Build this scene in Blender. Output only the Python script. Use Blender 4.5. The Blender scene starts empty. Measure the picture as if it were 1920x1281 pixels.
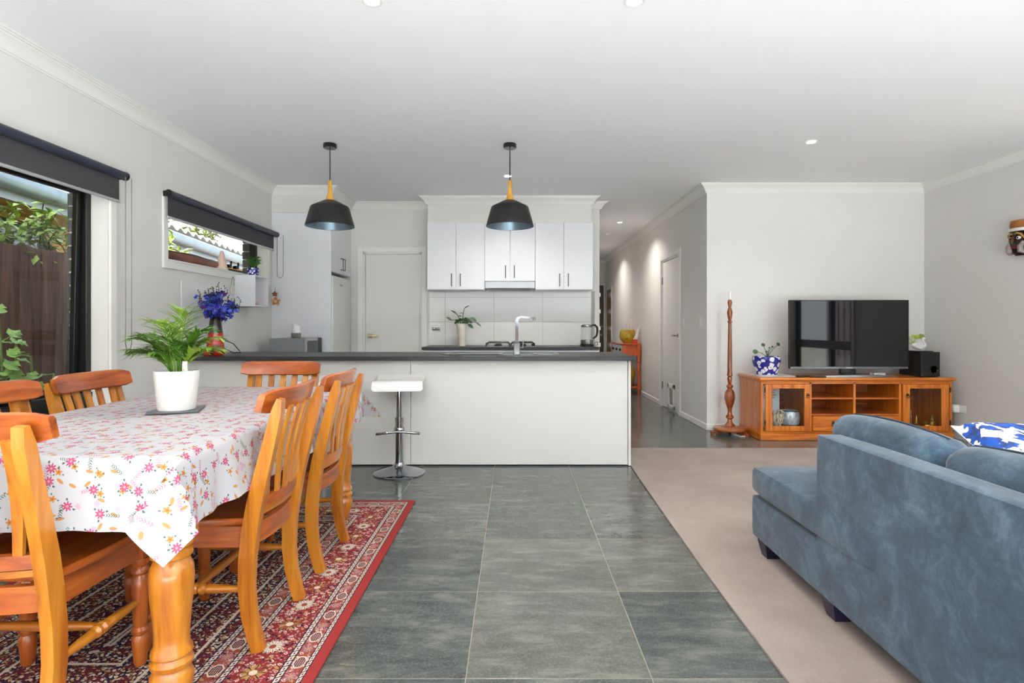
import bpy, bmesh, math, random
from mathutils import Vector, Matrix, Euler

# ------------------------------------------------------------------ camera, world, sun, exposure
scn = bpy.context.scene
COL = scn.collection
random.seed(7)
R = math.radians

FPX = 1066.0                                   # focal length in pixels of the 1920 px frame
CAMH = 1.136
cam_d = bpy.data.cameras.new('camera')
cam = bpy.data.objects.new('camera', cam_d)
COL.objects.link(cam)
cam.location = (0, 0, CAMH)
cam.rotation_euler = (R(90), 0, 0)
cam_d.sensor_width = 36.0
cam_d.lens = FPX / 1920 * 36
cam_d.shift_x = -4 / 1920
cam_d.shift_y = -29.5 / 1920
cam_d.clip_start = 0.02
cam_d.clip_end = 200
scn.camera = cam

scn.view_settings.view_transform = 'Standard'
scn.view_settings.look = 'None'
scn.view_settings.gamma = 1
scn.view_settings.exposure = -0.06
scn.view_settings.use_curve_mapping = False

world = bpy.data.worlds.new('sky')
scn.world = world
world.use_nodes = True
bgn = world.node_tree.nodes['Background']
bgn.inputs[0].default_value = (0.86, 0.93, 1.0, 1)
bgn.inputs[1].default_value = 4.0

sun_d = bpy.data.lights.new('sun', 'SUN')
sun_d.energy = 70.0
sun_d.angle = R(3)
sun_d.color = (0.97, 0.98, 1.0)
sun = bpy.data.objects.new('sun', sun_d)
COL.objects.link(sun)
sun.location = (-3, -6, 12)
sun.rotation_euler = (R(52), 0, R(-14))           # sun behind the camera, shining in through the added glass door

LAMP_W = 9.0                                   # watts of one ceiling downlight
LAMP_COL = (1.0, 0.94, 0.88)

# room measures (metres). X right, Y away from the camera, Z up
XL, XR = -2.69, 4.458          # left and right walls
YREAR = -3.6                   # wall behind the camera
YTV = 6.18                     # living-room back wall
YK = 7.08                      # kitchen back wall
XHL, XHR, YEND = 1.063, 2.095, 13.0   # hall
ZC = 2.67

# ------------------------------------------------------------------ mesh builder
class MB:
    def __init__(self):
        self.v = []; self.f = []; self.uv = None
    def add(self, vs, fs):
        n = len(self.v)
        self.v += [tuple(p) for p in vs]
        self.f += [tuple(i + n for i in f) for f in fs]
        return self
    def bm(self, bm):
        bm.verts.index_update()
        self.add([v.co[:] for v in bm.verts], [[v.index for v in f.verts] for f in bm.faces])
        bm.free()
        return self
    def box(self, x0, x1, y0, y1, z0, z1, b=0, seg=1, m=None):
        x0, x1 = min(x0, x1), max(x0, x1); y0, y1 = min(y0, y1), max(y0, y1); z0, z1 = min(z0, z1), max(z0, z1)
        if b <= 0:
            vs = [(x, y, z) for z in (z0, z1) for y in (y0, y1) for x in (x0, x1)]
            fs = [(0, 2, 3, 1), (4, 5, 7, 6), (0, 1, 5, 4), (2, 6, 7, 3), (0, 4, 6, 2), (1, 3, 7, 5)]
            if m is not None: vs = [tuple(m @ Vector(p)) for p in vs]
            return self.add(vs, fs)
        bm = bmesh.new()
        bmesh.ops.create_cube(bm, size=1)
        for v in bm.verts:
            v.co = Vector(((x0 + x1) / 2 + v.co.x * (x1 - x0), (y0 + y1) / 2 + v.co.y * (y1 - y0), (z0 + z1) / 2 + v.co.z * (z1 - z0)))
        b = min(b, (x1 - x0) * .49, (y1 - y0) * .49, (z1 - z0) * .49)
        bmesh.ops.bevel(bm, geom=bm.edges[:], offset=b, segments=seg, affect='EDGES', profile=.5)
        if m is not None: bm.transform(m)
        return self.bm(bm)
    def lathe(self, prof, c=(0, 0, 0), seg=24, m=None, cap=True, sx=1, sy=1):
        vs = []; fs = []
        n = len(prof)
        for (r, z) in prof:
            for k in range(seg):
                a = 2 * math.pi * k / seg
                vs.append(Vector((r * math.cos(a) * sx, r * math.sin(a) * sy, z)))
        for i in range(n - 1):
            for k in range(seg):
                k2 = (k + 1) % seg
                fs.append((i * seg + k, i * seg + k2, (i + 1) * seg + k2, (i + 1) * seg + k))
        if cap:
            if prof[0][0] > 1e-6: fs.append(tuple(reversed(range(seg))))
            if prof[-1][0] > 1e-6: fs.append(tuple((n - 1) * seg + k for k in range(seg)))
        if m is not None: vs = [m @ v for v in vs]
        return self.add([(v.x + c[0], v.y + c[1], v.z + c[2]) for v in vs], fs)
    def tube(self, pts, r, seg=8, cap=True):
        pts = [Vector(p) for p in pts]
        n = len(pts)
        rs = r if isinstance(r, (list, tuple)) else [r] * n
        t0 = (pts[1] - pts[0]).normalized()
        up = Vector((0, 0, 1)) if abs(t0.z) < .9 else Vector((1, 0, 0))
        nrm = t0.cross(up).normalized()
        vs = []; fs = []
        for i in range(n):
            if i == 0: t = pts[1] - pts[0]
            elif i == n - 1: t = pts[-1] - pts[-2]
            else: t = (pts[i + 1] - pts[i]).normalized() + (pts[i] - pts[i - 1]).normalized()
            t = t.normalized() if t.length > 1e-9 else t0
            nrm = (nrm - t * nrm.dot(t))
            if nrm.length < 1e-6: nrm = t.orthogonal()
            nrm.normalize()
            bn = t.cross(nrm)
            for k in range(seg):
                a = 2 * math.pi * k / seg
                vs.append(pts[i] + (nrm * math.cos(a) + bn * math.sin(a)) * rs[i])
        for i in range(n - 1):
            for k in range(seg):
                k2 = (k + 1) % seg
                fs.append((i * seg + k, i * seg + k2, (i + 1) * seg + k2, (i + 1) * seg + k))
        if cap:
            fs.append(tuple(reversed(range(seg)))); fs.append(tuple((n - 1) * seg + k for k in range(seg)))
        return self.add(vs, fs)
    def bar(self, pts, w, h, side=(1, 0, 0)):
        """rectangular bar swept along pts: w across 'side', h the other way (numbers or lists)"""
        pts = [Vector(p) for p in pts]; n = len(pts)
        ws = w if isinstance(w, (list, tuple)) else [w] * n
        hs = h if isinstance(h, (list, tuple)) else [h] * n
        vs = []; fs = []
        side = Vector(side)
        for i in range(n):
            if i == 0: t = pts[1] - pts[0]
            elif i == n - 1: t = pts[-1] - pts[-2]
            else: t = pts[i + 1] - pts[i - 1]
            t.normalize()
            s = (side - t * side.dot(t)).normalized()
            o = t.cross(s)
            for (a, b) in ((-1, -1), (1, -1), (1, 1), (-1, 1)):
                vs.append(pts[i] + s * (a * ws[i] / 2) + o * (b * hs[i] / 2))
        for i in range(n - 1):
            for k in range(4):
                k2 = (k + 1) % 4
                fs.append((i * 4 + k, i * 4 + k2, (i + 1) * 4 + k2, (i + 1) * 4 + k))
        fs.append((3, 2, 1, 0)); fs.append(tuple((n - 1) * 4 + k for k in range(4)))
        return self.add(vs, fs)
    def prism(self, poly, axis, a, b):
        """extrude a 2-D polygon along axis from a to b. axis 'x': poly (y,z); 'y': (x,z); 'z': (x,y)"""
        def P(p, t):
            return {'x': (t, p[0], p[1]), 'y': (p[0], t, p[1]), 'z': (p[0], p[1], t)}[axis]
        n = len(poly)
        vs = [P(p, a) for p in poly] + [P(p, b) for p in poly]
        fs = [tuple(range(n))[::-1], tuple(range(n, 2 * n))]
        for i in range(n):
            j = (i + 1) % n
            fs.append((i, j, n + j, n + i))
        return self.add(vs, fs)
    def soft(self, x0, x1, y0, y1, z0, z1, r=.04, n=8, bulge=(0, 0, 0), fn=None):
        """box with rounded edges and bulging faces: upholstery"""
        bm = bmesh.new()
        bmesh.ops.create_cube(bm, size=2)
        bmesh.ops.subdivide_edges(bm, edges=bm.edges[:], cuts=n, use_grid_fill=True)
        c = Vector(((x0 + x1) / 2, (y0 + y1) / 2, (z0 + z1) / 2))
        h = Vector(((x1 - x0) / 2, (y1 - y0) / 2, (z1 - z0) / 2))
        for v in bm.verts:
            q = v.co.copy()
            p = Vector((q.x * h.x, q.y * h.y, q.z * h.z))
            inn = Vector([max(-h[i] + r, min(h[i] - r, p[i])) for i in range(3)])
            d = p - inn
            if d.length > 1e-9: p = inn + d.normalized() * min(r, d.length if sum(abs(d[i]) > 1e-6 for i in range(3)) == 1 else r)
            for i in range(3):
                j, k = (i + 1) % 3, (i + 2) % 3
                if bulge[i] and abs(q[i]) > .2:
                    p[i] += math.copysign(bulge[i] * (1 - q[j] ** 2) * (1 - q[k] ** 2), q[i])
            p += c
            if fn: p = Vector(fn(p))
            v.co = p
        return self.bm(bm)
    def leaf(self, p, d, up, L, W, fold=.25, droop=.2, seg=3):
        """a pointed leaf blade with a folded midrib"""
        p = Vector(p); d = Vector(d).normalized(); up = Vector(up)
        s = d.cross(up)
        if s.length < 1e-4: s = d.orthogonal()
        s.normalize(); up = s.cross(d).normalized()
        vs = []; fs = []
        for i in range(seg + 1):
            t = i / seg
            w = W * (math.sin(math.pi * min(1, .12 + .88 * t)) ** .8) * .5
            if i == seg: w = W * .02
            c = p + d * (L * t) - up * (droop * L * t * t)
            vs += [c + s * w + up * (fold * w), c, c - s * w + up * (fold * w)]
        for i in range(seg):
            a = i * 3
            fs += [(a, a + 1, a + 4, a + 3), (a + 1, a + 2, a + 5, a + 4)]
        return self.add(vs, fs)
    def build(self, name, mat, parent=None, loc=None, smooth=35, kind=None, label=None, uv=None):
        me = bpy.data.meshes.new(name)
        if parent is not None:
            o0 = Vector(ROOT[parent.name])
        else:
            o0 = Vector(loc) if loc is not None else Vector((0, 0, 0))
        me.from_pydata([(x - o0.x, y - o0.y, z - o0.z) for (x, y, z) in self.v], [], self.f)
        me.update()
        bm = bmesh.new(); bm.from_mesh(me)
        bmesh.ops.recalc_face_normals(bm, faces=bm.faces[:])
        bm.to_mesh(me); bm.free()
        if smooth:
            me.polygons.foreach_set('use_smooth', [True] * len(me.polygons))
            me.set_sharp_from_angle(angle=R(smooth))
        me.materials.append(mat)
        if uv is not None:
            l = me.uv_layers.new(name='cloth')
            for lp in me.loops: l.data[lp.index].uv = uv[lp.vertex_index]
        o = bpy.data.objects.new(name, me)
        COL.objects.link(o)
        if parent is not None:
            o.parent = parent
            ROOT[o.name] = tuple(o0)
        else:
            o.location = o0
            ROOT[o.name] = tuple(o0)
        if kind: o['kind'] = kind
        if label: o['label'] = label
        return o

ROOT = {}
def tag(o, label, cat, group=None):
    o['label'] = label; o['category'] = cat
    if group: o['group'] = group
    return o
def thing(name, label, cat, loc=(0, 0, 0), group=None, local=False):
    """an Empty at the thing's base; parts are given in world coordinates unless local"""
    o = bpy.data.objects.new(name, None)
    o.empty_display_size = .1
    COL.objects.link(o)
    o.location = loc
    ROOT[o.name] = (0, 0, 0) if local else tuple(loc)
    return tag(o, label, cat, group)
def struct(o):
    o['kind'] = 'structure'
    return o
def copy_tree(o, parent=None):
    c = o.copy(); COL.objects.link(c); c.parent = parent
    for ch in list(o.children):
        copy_tree(ch, c)
    return c
def place(o, loc, rz=0, label=None):
    o.location = loc; o.rotation_euler = (0, 0, rz)
    if label: o['label'] = label
    return o
def dup(mesh_obj, parent, loc, rot=None):
    """one more piece sharing its mesh, child of parent"""
    c = mesh_obj.copy(); COL.objects.link(c); c.parent = parent; c.location = loc
    if rot: c.rotation_euler = rot
    return c

# ------------------------------------------------------------------ shader helpers
class E:
    """socket with arithmetic"""
    def __init__(s, nt, o): s.nt = nt; s.o = o
    def _m(s, op, a, b=None, c=None):
        n = s.nt.nodes.new('ShaderNodeMath'); n.operation = op
        for i, x in enumerate((a, b, c)):
            if x is None: continue
            if isinstance(x, E): s.nt.links.new(x.o, n.inputs[i])
            else: n.inputs[i].default_value = x
        return E(s.nt, n.outputs[0])
    def __add__(s, b): return s._m('ADD', s, b)
    def __radd__(s, b): return s._m('ADD', b, s)
    def __sub__(s, b): return s._m('SUBTRACT', s, b)
    def __rsub__(s, b): return s._m('SUBTRACT', b, s)
    def __mul__(s, b): return s._m('MULTIPLY', s, b)
    def __rmul__(s, b): return s._m('MULTIPLY', b, s)
    def __truediv__(s, b): return s._m('DIVIDE', s, b)
    def __gt__(s, b): return s._m('GREATER_THAN', s, b)
    def __lt__(s, b): return s._m('LESS_THAN', s, b)
    def abs(s): return s._m('ABSOLUTE', s)
    def frac(s): return s._m('FRACT', s)
    def floor(s): return s._m('FLOOR', s)
    def min(s, b): return s._m('MINIMUM', s, b)
    def max(s, b): return s._m('MAXIMUM', s, b)
    def cos(s): return s._m('COSINE', s)
    def sin(s): return s._m('SINE', s)
    def atan2(s, b): return s._m('ARCTAN2', s, b)
    def sqrt(s): return s._m('SQRT', s)
    def smooth(s, a, b):
        n = s.nt.nodes.new('ShaderNodeMapRange'); n.interpolation_type = 'SMOOTHSTEP'
        s.nt.links.new(s.o, n.inputs[0]); n.inputs[1].default_value = a; n.inputs[2].default_value = b
        return E(s.nt, n.outputs[0])
def band(d, a, b): return (d > a) * (d < b)

def srgb(r, g, b):
    f = lambda c: (c / 255 / 12.92) if c / 255 <= .04045 else ((c / 255 + .055) / 1.055) ** 2.4
    return (f(r), f(g), f(b), 1)

class M:
    """a node material under construction"""
    def __init__(s, name, rough=.5, metal=0, spec=.5, coat=0):
        s.m = bpy.data.materials.new(name); s.m.use_nodes = True
        s.nt = s.m.node_tree; s.b = s.nt.nodes['Principled BSDF']
        s.b.inputs['Roughness'].default_value = rough
        s.b.inputs['Metallic'].default_value = metal
        s.b.inputs['Specular IOR Level'].default_value = spec
        s.b.inputs['Coat Weight'].default_value = coat
        s.b.inputs['Coat Roughness'].default_value = .12
    def coord(s, which='Object'):
        return E(s.nt, s.nt.nodes.new('ShaderNodeTexCoord').outputs[which])
    def xyz(s, v):
        n = s.nt.nodes.new('ShaderNodeSeparateXYZ'); s.nt.links.new(v.o, n.inputs[0])
        return [E(s.nt, n.outputs[i]) for i in range(3)]
    def vec(s, x, y, z=0.0):
        n = s.nt.nodes.new('ShaderNodeCombineXYZ')
        for i, q in enumerate((x, y, z)):
            if isinstance(q, E): s.nt.links.new(q.o, n.inputs[i])
            else: n.inputs[i].default_value = q
        return E(s.nt, n.outputs[0])
    def map(s, v, scale=(1, 1, 1), rot=(0, 0, 0), rnd=False):
        n = s.nt.nodes.new('ShaderNodeMapping'); s.nt.links.new(v.o, n.inputs[0])
        n.inputs['Scale'].default_value = scale; n.inputs['Rotation'].default_value = rot
        if rnd:
            oi = s.nt.nodes.new('ShaderNodeObjectInfo')
            k = E(s.nt, oi.outputs['Random']) * 37.0
            s.nt.links.new(s.vec(k, k * 1.7, k * .6).o, n.inputs['Location'])
        return E(s.nt, n.outputs[0])
    def rand(s):
        return E(s.nt, s.nt.nodes.new('ShaderNodeObjectInfo').outputs['Random'])
    def noise(s, v, scale, detail=3, rough=.55, dist=0):
        n = s.nt.nodes.new('ShaderNodeTexNoise'); s.nt.links.new(v.o, n.inputs['Vector'])
        n.inputs['Scale'].default_value = scale; n.inputs['Detail'].default_value = detail
        n.inputs['Roughness'].default_value = rough; n.inputs['Distortion'].default_value = dist
        return E(s.nt, n.outputs[0])
    def voro(s, v, scale, dim='2D', feature='F1', rnd=1.0):
        n = s.nt.nodes.new('ShaderNodeTexVoronoi'); n.voronoi_dimensions = dim; n.feature = feature
        s.nt.links.new(v.o, n.inputs['Vector']); n.inputs['Scale'].default_value = scale
        n.inputs['Randomness'].default_value = rnd
        return n
    def ramp(s, f, stops):
        n = s.nt.nodes.new('ShaderNodeValToRGB'); s.nt.links.new(f.o, n.inputs[0])
        el = n.color_ramp.elements
        while len(el) < len(stops): el.new(.5)
        for e, (p, c) in zip(el, stops): e.position = p; e.color = c
        return E(s.nt, n.outputs[0])
    def mix(s, f, a, b):
        n = s.nt.nodes.new('ShaderNodeMix'); n.data_type = 'RGBA'
        for i, x in ((0, f), (6, a), (7, b)):
            if isinstance(x, E): s.nt.links.new(x.o, n.inputs[i])
            else: n.inputs[i].default_value = x
        return E(s.nt, n.outputs[2])
    def color(s, c):
        if isinstance(c, E): s.nt.links.new(c.o, s.b.inputs['Base Color'])
        else: s.b.inputs['Base Color'].default_value = c
        return s
    def rough(s, e): s.nt.links.new(e.o, s.b.inputs['Roughness']); return s
    def bump(s, h, strength=.2, dist=.002):
        n = s.nt.nodes.new('ShaderNodeBump'); n.inputs['Strength'].default_value = strength
        n.inputs['Distance'].default_value = dist
        s.nt.links.new(h.o, n.inputs['Height']); s.nt.links.new(n.outputs[0], s.b.inputs['Normal'])
        return s

def plain(name, c, rough=.5, metal=0, spec=.5, coat=0, var=.04, scale=9, bump=0):
    """one colour with a faint cloudy variation"""
    k = M(name, rough, metal, spec, coat)
    n = k.noise(k.coord(), scale, 3)
    d = tuple(max(0, x * (1 - var)) for x in c[:3]) + (1,)
    l = tuple(min(1, x * (1 + var)) for x in c[:3]) + (1,)
    k.color(k.ramp(n, [(.35, d), (.65, l)]))
    if bump: k.bump(k.noise(k.coord(), scale * 14, 2), bump)
    return k.m

def wood(name, dark, mid, light, axis='z', rough=.30, fine=1.0, coat=.5):
    k = M(name, rough, 0, .5, coat)
    sc = {'x': (1.2, 14, 14), 'y': (14, 1.2, 14), 'z': (14, 14, 1.2)}[axis]
    v = k.map(k.coord(), tuple(q * fine for q in sc), rnd=True)
    n = k.noise(v, 1.0, 4, .6, 1.1)
    n2 = k.noise(v, 5.0, 2, .5, .3)
    f = n * .78 + n2 * .22
    k.color(k.ramp(f, [(.34, dark), (.5, mid), (.68, light)]))
    k.bump(n2, .05)
    return k.m

# paint, plaster, metal
MAT = {}
MAT['wall'] = plain('wall_paint', srgb(225, 223, 219), .75, var=.012, scale=1.5, bump=.02)
MAT['ceil'] = plain('ceiling_paint', srgb(248, 248, 250), .8, var=.01, scale=1.0)
MAT['trim'] = plain('trim_paint', srgb(236, 235, 231), .4, var=.01, scale=2)
MAT['door'] = plain('door_paint', srgb(229, 228, 225), .35, var=.01, scale=2)
MAT['white_lam'] = plain('white_laminate', srgb(230, 230, 234), .28, var=.008, scale=2)
MAT['white_panel'] = plain('white_island_panel', srgb(214, 211, 206), .4, var=.01, scale=2)
MAT['black_frame'] = plain('black_aluminium', srgb(26, 27, 29), .35, .3, var=.08)
MAT['black'] = plain('black_plastic', srgb(18, 18, 19), .4, var=.08)
MAT['black_gloss'] = plain('black_gloss', srgb(10, 10, 11), .12, var=.05)
MAT['chrome'] = plain('chrome', srgb(168, 170, 174), .09, 1, var=.02)
MAT['steel'] = plain('brushed_steel', srgb(150, 151, 153), .32, 1, var=.03)
MAT['handle'] = plain('dark_bronze_handle', srgb(66, 62, 58), .3, .8, var=.05)
MAT['brass'] = plain('brass', srgb(190, 150, 70), .3, .9, var=.1)
MAT['white'] = plain('white_plastic', srgb(236, 236, 234), .35, var=.01)
MAT['white_cer'] = plain('white_ceramic', srgb(238, 236, 232), .25, var=.02)
MAT['counter'] = plain('charcoal_laminate', srgb(36, 37, 40), .4, var=.12, scale=60)
MAT['grout'] = plain('grout', srgb(142, 132, 116), .9, var=.08, scale=12)
MAT['grout_w'] = plain('wall_tile_grout', srgb(170, 168, 163), .8, var=.02)
MAT['splash'] = plain('gloss_white_tile', srgb(232, 231, 228), .08, var=.006, scale=2)
MAT['soil'] = plain('soil', srgb(60, 42, 30), .95, var=.4, scale=60, bump=.5)
MAT['green'] = plain('leaf_green', srgb(70, 120, 40), .45, var=.35, scale=14)
MAT['green_dk'] = plain('leaf_dark_green', srgb(44, 84, 36), .4, var=.3, scale=14)
MAT['stem'] = plain('stem_green', srgb(110, 130, 60), .6, var=.2)
MAT['red'] = plain('red_glaze', srgb(178, 30, 24), .14, var=.22, scale=16)
MAT['blind'] = plain('blind_fabric', srgb(66, 66, 70), .7, var=.04, scale=200, bump=.05)
MAT['blind_tube'] = plain('blind_tube', srgb(54, 58, 72), .38, .2, var=.03)
MAT['blind_rail'] = plain('blind_rail', srgb(205, 207, 208), .3, .5, var=.02)

def glass(name, tint=(1, 1, 1, 1), refl=.08, rough=0.0):
    m = bpy.data.materials.new(name); m.use_nodes = True
    nt = m.node_tree; nt.nodes.clear()
    out = nt.nodes.new('ShaderNodeOutputMaterial'); mx = nt.nodes.new('ShaderNodeMixShader')
    tr = nt.nodes.new('ShaderNodeBsdfTransparent'); gl = nt.nodes.new('ShaderNodeBsdfGlossy')
    lw = nt.nodes.new('ShaderNodeFresnel'); lw.inputs[0].default_value = 1.3
    mu = nt.nodes.new('ShaderNodeMath'); mu.operation = 'MULTIPLY_ADD'
    mu.inputs[1].default_value = refl * .8; mu.inputs[2].default_value = refl * .2
    nt.links.new(lw.outputs[0], mu.inputs[0])
    tr.inputs[0].default_value = tint; gl.inputs['Roughness'].default_value = rough
    nt.links.new(mu.outputs[0], mx.inputs[0]); nt.links.new(tr.outputs[0], mx.inputs[1]); nt.links.new(gl.outputs[0], mx.inputs[2])
    nt.links.new(mx.outputs[0], out.inputs[0])
    return m
MAT['glass'] = glass('window_glass', (.95, .97, .97, 1), .06)
MAT['glass_clear'] = glass('clear_glass', (.93, .95, .95, 1), .10)

def emit(name, c, s):
    k = M(name, .4); k.color(c)
    k.b.inputs['Emission Color'].default_value = c
    k.b.inputs['Emission Strength'].default_value = s
    return k.m
MAT['lamp_on'] = emit('lit_lamp_lens', (1, .93, .82, 1), 14.0)

# floor tiles: dark grey stone with streaks running across the room
def make_tile_mat():
    k = M('stone_tile', .16, 0, .5)
    v = k.map(k.coord(), (1, 3.2, 1), (0, 0, R(6)), rnd=True)
    n = k.noise(v, 4.2, 9, .70, .35)
    n2 = k.noise(k.map(k.coord(), (1.2, 9, 1), (0, 0, R(-5)), rnd=True), 2.4, 7, .66, .9)
    g = k.noise(k.map(k.coord(), (1, 1, 1), rnd=True), 130, 2, .6)
    base = k.ramp(n, [(.30, srgb(46, 51, 50)), (.5, srgb(76, 81, 78)), (.70, srgb(122, 122, 114))])
    vein = n2.smooth(.62, .74)
    c = k.mix(vein * .5, base, srgb(150, 146, 136))
    c = k.mix(g.smooth(.45, .7) * .30, c, srgb(140, 140, 134))
    c = k.mix(k.rand().smooth(.45, 1.0) * .34, c, srgb(58, 66, 67))
    c = k.mix((1 - k.rand()).smooth(.5, 1.0) * .24, c, srgb(134, 130, 118))
    k.color(c)
    k.rough(n * .14 + .10)
    k.bump(g, .04)
    return k.m
MAT['tile'] = make_tile_mat()

# honey-stained pine: chairs, table
PD, PM_, PL = srgb(154, 80, 18), srgb(190, 116, 28), srgb(208, 140, 46)
RD, RM_, RL = srgb(116, 48, 14), srgb(166, 80, 26), srgb(192, 110, 42)
for ax in 'xyz':
    MAT['pine_' + ax] = wood('honey_pine_' + ax, PD, PM_, PL, ax)
    MAT['pine_red_' + ax] = wood('red_pine_' + ax, RD, RM_, RL, ax, coat=.5)
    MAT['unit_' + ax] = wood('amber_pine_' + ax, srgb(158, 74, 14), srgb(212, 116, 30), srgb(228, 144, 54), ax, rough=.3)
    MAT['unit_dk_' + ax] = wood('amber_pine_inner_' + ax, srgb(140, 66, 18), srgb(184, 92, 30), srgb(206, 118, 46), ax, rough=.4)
MAT['lampwood'] = wood('turned_cedar', srgb(84, 38, 16), srgb(142, 66, 26), srgb(176, 94, 42), 'z', rough=.25)
MAT['neck'] = wood('pale_oak', srgb(190, 130, 44), srgb(218, 160, 64), srgb(230, 180, 90), 'z', coat=.1)
MAT['orange'] = wood('orange_lacquer', srgb(186, 66, 18), srgb(212, 88, 28), srgb(224, 110, 44), 'z', rough=.25)

# ------------------------------------------------------------------ room shell
def wall_holes(axis, c0, c1, u0, u1, z0, z1, holes):
    """wall slab with rectangular openings. axis 'x': thickness in x, u is y; 'y': thickness in y, u is x"""
    us = sorted({u0, u1} | {h[0] for h in holes} | {h[1] for h in holes})
    zs = sorted({z0, z1} | {h[2] for h in holes} | {h[3] for h in holes})
    us = [u for u in us if u0 <= u <= u1]; zs = [z for z in zs if z0 <= z <= z1]
    mb = MB()
    for i in range(len(us) - 1):
        for j in range(len(zs) - 1):
            um, zm = (us[i] + us[i + 1]) / 2, (zs[j] + zs[j + 1]) / 2
            if any(h[0] < um < h[1] and h[2] < zm < h[3] for h in holes): continue
            if axis == 'x': mb.box(c0, c1, us[i], us[i + 1], zs[j], zs[j + 1])
            else: mb.box(us[i], us[i + 1], c0, c1, zs[j], zs[j + 1])
    return mb

WIN1 = (0.35, 3.77, 0.12, 2.09)      # left window: y0, y1, z0, z1
WIN2 = (4.40, 6.20, 1.64, 2.09)      # kitchen window
WIN3 = (2.30, 4.02, 0.12, 2.09)      # right wall window
DOOR_B = (-1.88, -1.15, 0, 2.05)     # kitchen back door: x0, x1
DOOR_H = (7.20, 8.07, 0, 2.05)       # hall door: y0, y1
DOOR_R = (-2.3, 4.1, 0, 2.4)         # added sliding glass door behind the camera, lets daylight in

floor = struct(MB().box(XL - .3, XR + .3, YREAR - .1, YK + .12, -.14, -.0008).box(XHL - .1, XHR + .1, YK + .12, YEND + .1, -.14, -.0008).build('floor', MAT['grout'], smooth=0))
tl = MB().box(-.2984, .2984, -.2984, .2984, -.010, 0, b=.0006)
tile0 = None
def put_tile(cx, cy):
    global tile0
    if tile0 is None:
        tile0 = tl.build('tile', MAT['tile'], floor, smooth=0); tile0.location = (cx, cy, 0)
    else:
        dup(tile0, floor, (cx, cy, 0))
ix0, iy0 = -.156, 1.830
for i in range(-5, 9):
    for j in range(-8, 20):
        cx, cy = ix0 + .6 * i + .3, iy0 + .6 * j + .3
        if cx + .3 < XL + .05 or cx - .3 > XR - .03: continue
        if cy + .3 < -.6 or cy - .3 > YEND: continue
        if cy - .3 > YTV + .05 and cx - .3 > XHR: continue
        if cy - .3 > YK + .05 and (cx + .3 < XHL or cx - .3 > XHR): continue
        put_tile(cx, cy)

struct(MB().box(XL + .02, XR - .02, YREAR + .02, -.42, .0005, .010, b=.002).build('floor_rear', plain('pale_carpet', srgb(232, 232, 232), .95, var=.03, scale=4), smooth=0))  # added pale carpet, unseen, reflects the sun patch up to the ceiling
struct(MB().box(XL - .3, XR + .2, YREAR - .2, YK + .15, ZC, ZC + .1).box(XHL - .2, XHR + .2, YK + .15, YEND + .2, ZC, ZC + .1).build('ceiling', MAT['ceil'], smooth=0))
wl = struct(wall_holes('x', XL - .11, XL, YREAR, YK + .1, 0, ZC, [WIN1, WIN2]).build('wall_left', MAT['wall'], smooth=0))
wb = struct(wall_holes('y', YK, YK + .1, XL, XHL, 0, ZC, [DOOR_B]).build('wall_back', MAT['wall'], smooth=0))
struct(MB().box(XHL - .1, XHL, YK + .1, YEND, 0, ZC).build('wall_hall_left', MAT['wall'], smooth=0))
whr = struct(wall_holes('x', XHR, XHR + .1, YTV + .1, YEND, 0, ZC, [DOOR_H]).build('wall_hall_right', MAT['wall'], smooth=0))
struct(MB().box(XHL, XHR, YEND, YEND + .1, 0, ZC).build('wall_hall_end', MAT['wall'], smooth=0))
struct(MB().box(XHR, XR, YTV, YTV + .1, 0, ZC).build('wall_living', MAT['wall'], smooth=0))
struct(wall_holes('x', XR, XR + .11, YREAR, YTV + .1, 0, ZC, [WIN3]).build('wall_right', MAT['wall'], smooth=0))
struct(wall_holes('y', YREAR - .11, YREAR, XL, XR, 0, ZC, [DOOR_R]).build('wall_rear', MAT['wall'], smooth=0))
# bulkheads over the fridge recess and the wall cupboards
FRX, FRY, FRZ = -2.03, 6.30, 2.393
BKX0, BKX1, BKY, BKZ = -1.03, .925, 6.78, 2.365
struct(MB().box(XL, FRX, FRY, YK, FRZ, ZC).build('wall_bulkhead_fridge', MAT['wall'], smooth=0))
struct(MB().box(BKX0, BKX1, BKY, YK, BKZ, ZC).build('wall_bulkhead_kitchen', MAT['wall'], smooth=0))

# cornices and skirtings swept along the room outline (room on the right-hand side)
OUT = [(XL, YREAR), (XL, FRY), (FRX, FRY), (FRX, YK), (BKX0, YK), (BKX0, BKY), (BKX1, BKY), (BKX1, YK), (XHL, YK), (XHL, YEND),
       (XHR, YEND), (XHR, YTV), (XR, YTV), (XR, YREAR)]
def offset_pt(i, o, pts=OUT):
    n = len(pts)
    p0, p, p1 = Vector(pts[i - 1]), Vector(pts[i]), Vector(pts[(i + 1) % n])
    d0, d1 = (p - p0).normalized(), (p1 - p).normalized()
    r0, r1 = Vector((d0.y, -d0.x)), Vector((d1.y, -d1.x))
    return p + r0 * o + r1 * o
CORN = [(0, .094), (.008, .094), (.012, .086), (.02, .084), (.03, .062), (.046, .040), (.066, .026), (.070, .018), (.080, .017), (.082, .009), (.094, .008), (.094, 0), (0, 0)]
for i in range(len(OUT)):
    j = (i + 1) % len(OUT)
    vs = []
    for (o, d) in CORN: p = offset_pt(i, o); vs.append((p.x, p.y, ZC - d))
    for (o, d) in CORN: p = offset_pt(j, o); vs.append((p.x, p.y, ZC - d))
    n = len(CORN)
    fs = [(k, (k + 1) % n, n + (k + 1) % n, n + k) for k in range(n)]
    fs += [tuple(range(n))[::-1], tuple(range(n, 2 * n))]
    struct(MB().add(vs, fs).build('trim_%d' % (i + 1), MAT['trim'], smooth=25))
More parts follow.
